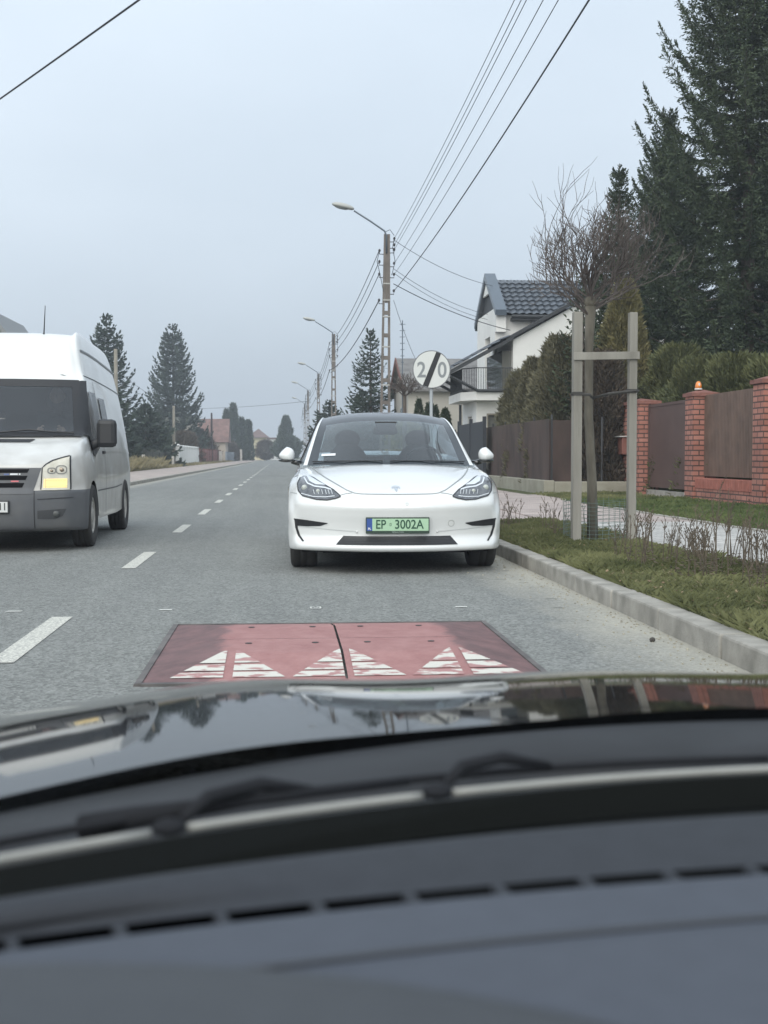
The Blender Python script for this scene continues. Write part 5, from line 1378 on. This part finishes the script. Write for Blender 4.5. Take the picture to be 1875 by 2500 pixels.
left_fence(202, 262, 1.6, mat('blue_grey_pickets', (.20, .23, .27), .7), 'blue grey picket fence far along the left pavement', x=-9.3, gap=1.2)
left_fence(92, 112, 1.35, mat('dark_green_net', (.06, .065, .055), .9), 'dark low wire fence before the middle spruce', x=-10.2, gap=.4)
for (x, y, h, lab) in ((-9.6, 72, 1.75, 'pale concrete gatepost standing in the dry grass'), (-9.4, 84, 1.0, 'short pale concrete stub leaning in the dry grass'), (-9.2, 104, .9, 'short white marker stub beside the dark low wire fence'), (-8.9, 176, 1.6, 'white marker post in front of the reddish brown fence'), (-8.0, 235, 2.2, 'white gatepost far along the left pavement')):
    o = MB().box(0, 0, h/2, .42 if h > 1.4 else .2, .3, h).build('concrete_post', mat('pale_post', (.5, .47, .43), .9, var=.1, vscale=3), loc=(x, y, .1), bevel=.02); tag(o, lab, 'post', 'small posts along the left pavement')
# ------------------------------------------------------------------ vegetation
def leafmat(name, c1, c2, sc=.8, rough=.65, spec=.25, c3=None):
    m = bpy.data.materials.new(name); m.use_nodes = True
    n, l = m.node_tree.nodes, m.node_tree.links; b = n['Principled BSDF']; b.inputs['Roughness'].default_value = rough; b.inputs['Specular IOR Level'].default_value = spec
    tc = n.new('ShaderNodeTexCoord'); no = n.new('ShaderNodeTexNoise'); no.inputs['Scale'].default_value = sc; no.inputs['Detail'].default_value = 8; no.inputs['Roughness'].default_value = .7
    l.new(tc.outputs['Object'], no.inputs['Vector']); r = n.new('ShaderNodeValToRGB'); e = r.color_ramp.elements
    e[0].position = .32; e[1].position = .68; e[0].color = (*c1, 1); e[1].color = (*c2, 1)
    if c3: x = e.new(.8); x.color = (*c3, 1)
    l.new(no.outputs[0], r.inputs[0]); l.new(r.outputs[0], b.inputs['Base Color']); return m
M_SPR = leafmat('spruce_needles', (.028, .045, .027), (.088, .112, .062), 1.1)
M_SPRFAR = leafmat('far_spruce_needles', (.030, .046, .036), (.075, .10, .078), .8)
M_BARK = mat('bark', (.075, .06, .05), .95, col2=(.14, .12, .10), vscale=14, bump=.5, bscale=30, stretch=(1, 1, .25))
M_TWIG = mat('twig_bark', (.075, .062, .058), .9, col2=(.14, .12, .11), vscale=5)

def spruce(x, y, H, Rb, label, seed=0, group=None, dens=1.0, m=None, dz=.34, tw=.30, wdt=.055, base=.06, upturn=.35, droop=.30, zbase=.1, fine=False, hang=.85, shape=.85, double=False, nbr=(5, 6, 7), lenv=(.72, 1.14)):
    rng = np.random.default_rng(seed); rnd = random.Random(seed)
    r = thing('spruce_tree', label, 'tree', (x, y, zbase), 0, group)
    t = MB(); t.tube([(0, 0, 0), (.02, 0, H*.5), (0, 0, H)], [H*.013+.03, H*.008+.01, .012], 8)
    P, D, L, W = [], [], [], []
    z = H*base
    while z < H-.15:
        f = z/H; nb = rnd.choice(nbr) if f < .9 else 5; a0 = rnd.uniform(0, 6.3)
        for b in range(nb):
            a = a0 + b*2*PI/nb + rnd.uniform(-.25, .25)
            Lb = (Rb*(1-f)**shape + .10)*rnd.uniform(*lenv); ca, sa = math.cos(a), math.sin(a)
            up = rnd.uniform(-.05, .15) + (.75 if f > .93 else .35*f)
            ns = max(4, int(Lb/.085*dens))
            pts = []
            for k in range(ns+1):
                s = k/ns; rr = Lb*s; zz = z + Lb*(up*s - droop*(1-f*.6)*s*1.3 + (upturn)*s**3)
                pts.append((ca*rr, sa*rr, zz))
            if Lb > .5: lim = [pts[0], pts[ns//4], pts[ns//2], pts[3*ns//4], pts[ns]]; t.tube(lim, [.012+.007*Lb, .010+.005*Lb, .008+.003*Lb, .006, .003], 4, cap=False)
            pa = np.array(pts)
            for k in range(1, ns+1):
                s = k/ns; tang = pa[k]-pa[k-1]; tang /= np.linalg.norm(tang)+1e-9
                side = np.array([-sa, ca, 0])
                tl = tw*(.55+.75*math.sin(min(1, s*1.15)*PI*.75))*(1 if Lb > .8 else .6)
                nt = 4 if s < .97 else 6
                for q in range(nt):
                    sg = 1 if q % 2 else -1
                    d = tang*rnd.uniform(.5, 1.0) + side*sg*rnd.uniform(.25, 1.0) + np.array([0, 0, rnd.uniform(-hang, .22)])*(1 if q < 2 else .6)
                    if s >= .97: d = tang + side*rnd.uniform(-.6, .6) + np.array([0, 0, rnd.uniform(-.1, .5)])
                    P.append(pa[k] - tang*rnd.uniform(0, .08)); D.append(d); L.append(tl*rnd.uniform(.6, 1.25)*(.6 if s > .97 else 1)); W.append(wdt*rnd.uniform(.7, 1.4))
        z += dz*rnd.uniform(.75, 1.25)*(1-.45*f)
    for k in range(int(26)):     # leader
        zz = H-1.0+k*.04; a = rnd.uniform(0, 6.3)
        P.append(np.array([0, 0, zz])); D.append(np.array([math.cos(a), math.sin(a), 1.3])); L.append(.22*(1-k/40)); W.append(wdt*.8)
    P, D, L, W = np.array(P), np.array(D), np.array(L), np.array(W)
    Q = diamonds(P, D, L, W, rng)
    if double: Q = np.concatenate([Q, diamonds(P+rng.normal(0, .03, P.shape), D+rng.normal(0, .25, D.shape), L, W, rng)])
    if fine:    # each twig becomes a stalk with short needle sprays on both sides
        Dn = D/np.linalg.norm(D, axis=1, keepdims=True); rr_ = rng.normal(size=P.shape); Sd = np.cross(Dn, rr_); Sd /= np.linalg.norm(Sd, axis=1, keepdims=True)+1e-9
        parts = [diamonds(P, D, L, W*.5, rng)]
        for j in range(5):
            sg_ = 1 if j % 2 else -1
            parts.append(diamonds(P + Dn*(L*(.05+.19*j))[:, None], Dn + sg_*Sd*.75 + rng.normal(0, .25, P.shape), L*(.50-.05*j), W*.80, rng))
        Q = np.concatenate(parts)
    t.build('trunk', M_BARK, r)
    build_np('crown', Q, m or M_SPR, r)
    return r

# the tall spruces on the right
spruce(12.3, 32.0, 17.0, 4.2, 'tallest dark spruce filling the upper right corner behind the brick fence', 3, 'spruces behind the brick fence', dens=1.35, dz=.36, tw=.28, wdt=.044, fine=True, upturn=.75, droop=.50, shape=.72, lenv=(.5, 1.22), hang=1.1)
spruce(9.5, 34.5, 9.1, 1.7, 'slim pointed spruce rising behind the bare pruned tree', 5, 'spruces behind the brick fence', dens=1.4, dz=.26, tw=.22, wdt=.040, fine=True)
spruce(12.3, 26.6, 8.2, 2.3, 'lower broad spruce in front of the tallest one, at the right edge', 6, 'spruces behind the brick fence', dens=1.3, dz=.26, tw=.25, wdt=.040, fine=True, upturn=.5)
spruce(12.2, 38.5, 11.8, 2.9, 'spruce close behind the tallest one with upswept branch tips', 7, 'spruces behind the brick fence', dens=1.3, dz=.28, tw=.26, wdt=.042, fine=True, upturn=.6)
spruce(15.5, 34.0, 15.5, 4.0, 'spruce at the far right behind the tallest one', 8, 'spruces behind the brick fence', dens=1.0, dz=.33, tw=.34, wdt=.065, fine=True)
spruce(7.35, 29.9, 5.4, 1.1, 'young spruce with drooping twigs against the white house wall', 9, 'spruces behind the brick fence', dens=1.1, dz=.3, tw=.2, wdt=.04)
# spruce by the nearest lamp post
spruce(4.95, 70.0, 8.0, 2.1, 'blue green spruce behind the nearest street lamp', 11, 'conifers along the far right side', m=M_SPRFAR, dens=.7, dz=.46, tw=.36, wdt=.075, droop=.15, upturn=.4)
spruce(3.9, 104.0, 5.6, 2.6, 'bushy conifer left of the nearest street lamp', 12, 'conifers along the far right side', m=M_SPRFAR, dens=.55, dz=.5, tw=.5, wdt=.16)
spruce(6.2, 96.0, 5.9, 2.4, 'broad conifer between the street lamp and the blue green spruce', 13, 'conifers along the far right side', m=M_SPRFAR, dens=.55, dz=.5, tw=.5, wdt=.16)
# two spruces on the left
spruce(-15.4, 110.0, 13.2, 3.9, 'left spruce rising above the back of the white van', 21, 'spruces on the left side', m=M_SPRFAR, dens=.45, dz=.85, tw=.52, wdt=.15, upturn=.62, droop=.30, shape=.8, hang=.5, nbr=(9, 10), lenv=(.8, 1.08))
spruce(-14.5, 165.0, 18.4, 5.4, 'middle spruce with upcurved tiers of branches, left of the road', 22, 'spruces on the left side', m=M_SPRFAR, dens=.42, dz=1.15, tw=.68, wdt=.20, upturn=.72, droop=.38, shape=.82, hang=.45, nbr=(11, 12), lenv=(.85, 1.06))
spruce(-12.6, 90.0, 6.0, 3.0, 'low spreading conifer at the foot of the left spruce', 23, 'spruces on the left side', m=M_SPRFAR, dens=.55, dz=.5, tw=.5, wdt=.16)
spruce(-11.9, 108.0, 5.2, 3.4, 'wide low conifer between the two left spruces', 24, 'spruces on the left side', m=M_SPRFAR, dens=.5, dz=.5, tw=.6, wdt=.2)

def bush(name, x, y, rx, ry, H, label, m, n=6000, seed=0, group=None, kind='cone', L=.10, W=.03, up=1.2, z0=.1, cat='shrub', rough=.17, trunk=True, low=.0, core=True):
    rng = np.random.default_rng(seed)
    r = thing(name, label, cat, (x, y, z0), 0, group)
    zf = rng.uniform(0, 1, n)**(.9); a = rng.uniform(0, 2*PI, n)
    if kind == 'cone': prof = np.minimum(1, (1.02-zf)**.62*1.1)*np.minimum(1, (zf+.12)*4)
    elif kind == 'column': prof = np.minimum(1, (1.01-zf)**.42)*np.minimum(1, (zf+.25)*3)
    elif kind == 'ball': prof = np.sqrt(np.clip(1-(2*zf-1)**2, 0, 1))
    else: prof = np.minimum(1, (1.01-zf)**.30)*np.minimum(1, (zf+.5)*2)
    lump = 1 + rough*np.sin(a*3+zf*7+seed) + rough*.8*np.sin(a*7-zf*13+seed*2) + rough*.5*np.sin(zf*29+a*2)
    rr = prof*lump*(rng.uniform(0, 1, n)**.30)
    H_ = H*(1-low)
    z = low*H + zf*H_ + rng.normal(0, .03, n)*H*.5
    P = np.stack([np.cos(a)*rr*rx, np.sin(a)*rr*ry, z], 1)
    D = np.stack([np.cos(a), np.sin(a), np.full(n, up)], 1) + rng.normal(0, .45, (n, 3))
    build_np('foliage', diamonds(P, D, L*rng.uniform(.5, 1.5, n), W*rng.uniform(.6, 1.5, n), rng), m, r)
    t = MB(); t.tube([(0, 0, 0), (0, 0, H*.75)], [.03+.02*rx, .01], 7)
    rnd = random.Random(seed)
    for k in range(14):
        z_ = low*H + rnd.uniform(.05, .6)*H_; a_ = rnd.uniform(0, 6.3); l_ = rx*.6
        t.tube([(0, 0, z_), (math.cos(a_)*l_, math.sin(a_)*l_, z_+l_*.8)], [.015, .006], 4, cap=False)
    t.build('stem', M_BARK, r)
    return r
M_THUJA = leafmat('thuja_green', (.065, .066, .040), (.20, .185, .115), 3.0, c3=(.26, .225, .15))
M_THUJAB = leafmat('thuja_bronze', (.10, .10, .045), (.27, .235, .11), 2.2, c3=(.34, .27, .15))
M_OLIVE = leafmat('olive_hedge', (.055, .070, .032), (.165, .17, .075), 2.2, c3=(.23, .20, .10))
M_CONE = leafmat('dark_thuja', (.028, .045, .026), (.07, .095, .05), 2.0)
M_BRUSH = leafmat('brown_brush', (.05, .045, .032), (.13, .10, .075), 1.5)
hg = 'thujas of the right-hand hedge'
bush('thuja_shrub', 8.55, 30.5, 1.05, 1.0, 5.2, 'tall bronze green thuja behind the staked tree', M_THUJAB, 44200, 1, hg, 'cone', .12, .028)
bush('thuja_shrub', 7.1, 31.0, .95, 1.2, 3.85, 'grey green thuja next to the left stake of the bare tree', M_THUJA, 40800, 2, hg, 'col2', .12, .028)
bush('thuja_shrub', 7.05, 33.6, .85, 1.1, 3.5, 'grey green thuja in the middle of the hedge above the netted fence', M_THUJA, 34000, 3, hg, 'col2', .12, .028)
bush('thuja_shrub', 7.15, 36.2, .85, 1.1, 3.35, 'thuja in front of the white house wall, near the black gate', M_THUJA, 30600, 4, hg, 'col2', .12, .028)
bush('thuja_shrub', 7.4, 38.6, .8, 1.0, 2.9, 'leftmost thuja of the hedge beside the black gate', M_THUJA, 23800, 5, hg, 'col2', .12, .028)
bush('thuja_shrub', 7.6, 28.9, .8, .7, 3.3, 'sparse thuja with bare lower twigs at the corner of the netted fence', M_BRUSH, 25500, 6, hg, 'col2', .12, .028)
for i, (x, y, rx, h, lab) in enumerate(((9.6, 29.4, 1.2, 3.5, 'olive hedge shrub right behind the wide brick pillar'), (9.5, 27.4, 1.2, 3.05, 'olive hedge shrub behind the left half of the smooth gate'), (9.5, 25.3, 1.1, 2.95, 'olive hedge shrub behind the right half of the smooth gate'),
                                      (9.6, 23.2, 1.1, 2.75, 'olive hedge shrub behind the pillar with the orange lamp'), (9.6, 21.2, 1.1, 2.75, 'olive hedge shrub behind the slatted panel'), (9.7, 19.2, 1.2, 2.9, 'olive hedge shrub at the right edge of the photo'))):
    bush('hedge_shrub', x, y, rx, 1.25, h, lab, M_OLIVE, 26000, 20+i, 'olive shrubs behind the brick fence', 'col2', .12, .028)
for i, (x, y, h, lab) in enumerate(((5.7, 62.0, 2.9, 'leftmost small cone thuja below the round sign'), (6.35, 57.5, 3.5, 'tallest cone thuja to the right of the sign post'), (6.45, 54.5, 3.15, 'cone thuja third from the left below the sign'), (6.35, 51.5, 2.95, 'cone thuja fourth from the left, before the white house'), (6.4, 48.4, 2.7, 'rightmost cone thuja beside the downpipe of the white house'))):
    bush('cone_thuja', x, y, .50, .5, h, lab, M_CONE, 5000, 40+i, 'clipped cone thujas below the sign', 'cone', .10, .04, rough=.03)
bush('shrub', 5.6, 55.5, .9, .9, 2.4, 'yellow green shrub behind the nearest street lamp foot', leafmat('yellow_shrub', (.16, .15, .04), (.36, .31, .10), 2), 4500, 50, None, 'ball', .14, .05)
bush('hedge_shrub', 4.6, 78, 1.9, 2.5, 3.3, 'brown leafless hedge left of the nearest street lamp', M_BRUSH, 9000, 51, 'far hedges on the right', 'col2', .28, .05)
bush('hedge_shrub', 6.6, 74, 1.9, 2.2, 3.2, 'brown leafless hedge behind the nearest street lamp', M_BRUSH, 8000, 52, 'far hedges on the right', 'col2', .28, .05)
bush('hedge_shrub', 4.9, 118, 1.8, 4, 3.4, 'green hedge far along the right side of the road', M_CONE, 6000, 53, 'far hedges on the right', 'col2', .4, .12)
bush('hedge_shrub', 5.2, 150, 2.0, 6, 4.0, 'most distant green hedge on the right side', M_CONE, 5000, 54, 'far hedges on the right', 'col2', .5, .18)
# far end and left side
fg_ = 'distant trees at the end of the road'
bush('thuja_tree', -10.0, 250, 1.25, 1.25, 11.2, 'tall dark thuja column second from the left in the distant group', M_CONE, 5000, 60, fg_, 'column', .5, .2, cat='tree')
bush('thuja_tree', -11.4, 250, 1.0, 1.0, 10.0, 'leftmost dark thuja column in the distant group', M_CONE, 4000, 61, fg_, 'column', .5, .2, cat='tree')
bush('thuja_tree', -8.4, 252, 1.1, 1.1, 8.4, 'dark thuja column third from the left in the distant group', M_CONE, 4000, 62, fg_, 'column', .5, .2, cat='tree')
bush('thuja_tree', -7.1, 254, 1.0, 1.0, 8.0, 'rightmost dark thuja column in the distant group', M_CONE, 4000, 63, fg_, 'column', .5, .2, cat='tree')
bush('conifer_tree', .6, 280, 2.2, 2.2, 9.6, 'broad conifer closing the view at the end of the road', M_CONE, 8000, 64, fg_, 'cone', .55, .22, cat='tree', rough=.16)
bush('hedge_shrub', .9, 268, 3.0, 2.5, 5.0, 'dark bush at the foot of the conifer that closes the road', M_CONE, 6000, 65, fg_, 'ball', .55, .2)
bush('hedge_shrub', -3.9, 276, 2.3, 2.5, 4.2, 'brown bush in front of the white building far away', M_BRUSH, 5000, 66, fg_, 'ball', .5, .12)
bush('hedge_shrub', -10.3, 236, 2.1, 5, 3.3, 'grey bush in front of the distant thuja columns', M_BRUSH, 5000, 67, fg_, 'col2', .5, .12)
bush('hedge_shrub', -13.0, 186, 3.2, 5, 4.6, 'brown brushwood in front of the red roofed house', M_BRUSH, 8000, 68, 'bushes on the left side', 'col2', .5, .09)
bush('hedge_shrub', -11.8, 148, 2.0, 9, 3.6, 'olive brown bush behind the white arched fence', M_BRUSH, 8000, 69, 'bushes on the left side', 'col2', .4, .10)
bush('hedge_shrub', -12.4, 118, 2.2, 6, 3.4, 'dark bush behind the white fence pillar', M_CONE, 8000, 70, 'bushes on the left side', 'col2', .4, .12)
bush('hedge_shrub', -13.0, 79, 2.2, 4, 2.7, 'dark green bush behind the dry grass and the van', M_CONE, 9000, 71, 'bushes on the left side', 'col2', .3, .10)

for i, (x, y, h, lab) in enumerate(((-11.6, 12, 2.6, 'green shrub behind the low brown fence nearest the camera'), (-12.2, 24, 3.2, 'tall green shrub in the middle behind the low brown fence'), (-11.8, 38, 2.4, 'green shrub behind the far end of the low brown fence'))):
    bush('shrub', x, y, 1.6, 1.8, h, lab, M_THUJA, 9000, 90+i, None, 'col2', .22, .06)
# pruned globe trees and their stakes
def branchy(r, base, n_main, Rc, zt, seed, r0, up=.5, lv=4, twig=.0035, spread=1.0, shoots=()):
    rnd = random.Random(seed); t = MB(); cnt = [0]
    def grow(p, d, L, rad, lev):
        cnt[0] += 1
        n = 4; pts = [p]; dd = Vector(d)
        for k in range(n):
            dd = (dd + Vector((rnd.uniform(-.22, .22), rnd.uniform(-.22, .22), rnd.uniform(-.05, .20))) * (1 if lev else .6)).normalized()
            pts.append(pts[-1] + dd*L/n)
        t.tube(pts, [rad*(1-.14*k) for k in range(n+1)], 5 if rad > .008 else 3, cap=False)
        if lev >= lv: return
        nb = rnd.choice((2, 3, 3)) if lev < 2 else rnd.choice((2, 2, 3))
        for b in range(nb):
            k = rnd.choice((2, 3, 4)); a = rnd.uniform(0, 2*PI)
            side = dd.cross(Vector((math.cos(a), math.sin(a), rnd.uniform(-.6, .6)))).normalized()
            nd = (dd + side*rnd.uniform(.45, .95)*spread).normalized()
            grow(pts[k], nd, L*rnd.uniform(.62, .88), max(twig, rad*.62), lev+1)
    for i in range(n_main):
        a = i*2.399+rnd.uniform(-.3, .3); el = rnd.uniform(.12, 1.0)
        d = Vector((math.cos(a)*math.cos(el), math.sin(a)*math.cos(el), math.sin(el)*up+.15)).normalized()
        grow(Vector(base)+Vector((0, 0, rnd.uniform(-.15, .12))), d, Rc*rnd.uniform(.36, .5), r0, 0)
    for (dx, dy, L) in shoots:
        p = Vector(base)+Vector((dx*.6, dy*.6, .2)); grow(p, Vector((dx*.35, dy*.3, 1)).normalized(), L, r0*.55, 2)
    t.build('crown', M_TWIG, r)
bt = thing('bare_tree', 'leafless pruned young tree with a dense globe of twigs, tied between wooden stakes', 'tree', (3.09, 12.25, .1))
q = MB(); q.tube([(.04, 0, 0), (.03, 0, .6), (-.01, 0, 1.3), (-.01, 0, 2.0), (.0, 0, 2.42)], [.06, .050, .045, .043, .06], 12); q.ell((0, 0, 2.43), (.07, .07, .07), 12, 8)
q.build('trunk', mat('pale_bark', (.09, .082, .065), .95, col2=(.17, .155, .125), vscale=14, stretch=(1, 1, .25), bump=.4, bscale=30), bt, smooth=True)
branchy(bt, (0, 0, 2.42), 26, .92, 0, 4, .013, up=1.1, lv=4, twig=.0034, spread=.80, shoots=((-.72, .1, .62), (-.45, -.2, .5), (.3, .2, .42), (-.05, .3, .5), (-.62, .3, .5), (-.3, .1, .45)))
def stake(x, y, label, h=2.32, w=.085):
    s = thing('wooden_stake', label, 'stake', (x, y, .08), 0, 'wooden stakes around the bare tree')
    q = MB(); q.box(0, 0, h/2, w, w, h, rz=.05); q.build('post', M_STAKE, s, bevel=.008)
M_STAKE = mat('weathered_stake', (.20, .19, .165), .9, col2=(.33, .315, .28), vscale=7, stretch=(1, 1, .12), detail=8, bump=.3, bscale=40)
stake(2.885, 11.95, 'left weathered wooden stake in front of the bare tree', w=.088)
stake(3.44, 11.95, 'right weathered wooden stake in front of the bare tree', w=.080)
bar = MB(); bar.box(3.165, 11.895, 1.97, .66, .025, .075, ry=R(-1.2)); o = bar.build('crossbar', M_STAKE, bevel=.004); tag(o, 'upper wooden crossbar nailed across the two front stakes', 'crossbar')
stp = MB(); stp.tube([(2.83, 11.94, 1.60), (3.0, 11.895, 1.59), (3.1, 12.18, 1.57), (3.2, 11.95, 1.60), (3.46, 11.895, 1.63), (3.50, 11.96, 1.63)], .016, 5)
stp.box(2.885, 11.95, 1.60, .10, .10, .035); stp.box(3.44, 11.95, 1.63, .09, .09, .035)
o = stp.build('tree_tie', mat('dark_strap', (.05, .048, .045), .8)); tag(o, 'dark strap tying the trunk of the bare tree between its stakes', 'strap')
gm = MB()
for k in range(36):
    a = 2*PI*k/36; gm.tube([(.36*math.cos(a), .36*math.sin(a), 0), (.36*math.cos(a)+.01*math.sin(k), .36*math.sin(a), .42+.03*math.sin(k*1.3))], .0022, 3, cap=False)
for j in range(11):
    gm.tube([((.36+.006*math.sin(j*2+a))*math.cos(2*PI*a/36), .36*math.sin(2*PI*a/36), .02+.039*j+.01*math.sin(a*.7)) for a in range(37)], .0022, 3, cap=False)
o = gm.build('mesh_guard', mat('green_plastic_mesh', (.13, .18, .16), .7), loc=(3.2, 12.25, .12)); tag(o, 'green plastic mesh guard round the foot of the bare tree', 'tree guard')
bt2 = thing('bare_tree', 'small distant globe-pruned bare tree left of the round sign', 'tree', (3.95, 40.0, .1))
MB().tube([(0, 0, 0), (0, 0, 2.9)], [.08, .06], 8).build('trunk', M_BARK, bt2, smooth=True)
branchy(bt2, (0, 0, 2.95), 20, .68, 0, 9, .02, up=.8, lv=3, twig=.009, spread=1.0)

# dead weeds on the verge: each clump is one plant
rnd = random.Random(77)
spots = [(2.95, 8.35, .50), (3.1, 8.6, .62), (3.25, 8.9, .55), (3.4, 8.5, .45), (3.0, 9.3, .58), (3.3, 9.6, .48), (2.72, 9.2, .42), (3.45, 9.1, .5), (2.85, 10.1, .42), (3.5, 10.2, .35), (3.35, 8.0, .42), (3.05, 7.6, .3), (3.3, 7.3, .3),
         (2.45, 13.6, .34), (2.62, 14.4, .42), (2.35, 15.2, .38), (2.8, 14.9, .40), (3.0, 13.7, .40), (2.9, 12.7, .38), (3.3, 13.2, .4), (3.5, 12.2, .4)]
spots[13:13] = [(3.15+.35*math.sin(k*2.1), 8.1+.17*k, .40+.12*math.cos(k*1.7)) for k in range(0, 13, 2)]
def weed(h, seed):
    r_ = random.Random(seed); t = MB(); 
    for k in range(r_.choice((4, 5, 6, 7))):
        a = r_.uniform(0, 6.3); ln = r_.uniform(.05, .4); hh = h*r_.uniform(.5, 1.05); x, y = r_.uniform(-.1, .1), r_.uniform(-.1, .1)
        p = [(x, y, 0), (x+math.cos(a)*ln*hh*.3, y+math.sin(a)*ln*hh*.3, hh*.5), (x+math.cos(a)*ln*hh*.7, y+math.sin(a)*ln*hh*.7, hh)]
        t.tube(p, [.0042, .0032, .002], 4, cap=False)
        for j in range(r_.choice((3, 5, 7))):
            u = r_.uniform(.35, 1); q0 = Vector(p[1]).lerp(Vector(p[2]), (u-.35)/.65); a2 = r_.uniform(0, 6.3); l2 = r_.uniform(.03, .11)
            t.tube([q0, q0+Vector((math.cos(a2)*l2*.6, math.sin(a2)*l2*.6, l2))], [.002, .0015], 3, cap=False)
            for _ in range(3):
                c = q0+Vector((math.cos(a2)*l2*.6, math.sin(a2)*l2*.6, l2))*r_.uniform(.3, 1); t.box(c.x, c.y, c.z, .006, .004, .012, r_.uniform(0, 3), r_.uniform(0, 3))
    for k in range(26):     # withered leaves at the foot
        a = r_.uniform(0, 6.3); l_ = r_.uniform(.02, .13); zz = r_.uniform(0, .14)
        t.box(math.cos(a)*l_, math.sin(a)*l_, zz, .028, .008, .004, r_.uniform(0, 3), r_.uniform(-1, 1))
    return t
M_WEED = mat('dead_weed', (.075, .06, .045), .9, col2=(.175, .14, .10), vscale=9)
for i, (x, y, h) in enumerate(spots):
    o = weed(h, 100+i).build('dead_weed', M_WEED, loc=(x, y, .11))
    tag(o, 'dry brown weed clump with seed heads standing in the verge grass near the pale pavement' if i < 20 else 'dry brown weed clump in the verge grass around or behind the staked tree', 'weed', 'dead weeds in front of the staked tree' if i < 20 else 'dead weeds beside and behind the staked tree')

# ------------------------------------------------------------------ haze
hz_ = MB(); hz_.bx(-190, 110, -50, 640, -1.0, 30)
ho = hz_.build('haze', mat('tmp_haze', (1, 1, 1)))
hm = bpy.data.materials.new('haze_volume'); hm.use_nodes = True
n, l = hm.node_tree.nodes, hm.node_tree.links; n.clear()
out = n.new('ShaderNodeOutputMaterial'); pv = n.new('ShaderNodeVolumePrincipled')
pv.inputs['Color'].default_value = (.86, .92, 1.0, 1); pv.inputs['Density'].default_value = .0012; pv.inputs['Anisotropy'].default_value = .2
l.new(pv.outputs[0], out.inputs['Volume'])
ho.data.materials.clear(); ho.data.materials.append(hm)
tag(ho, None, None, None, 'stuff'); ho['label'] = 'pale blue grey haze over the far end of the road'; ho['category'] = 'haze'
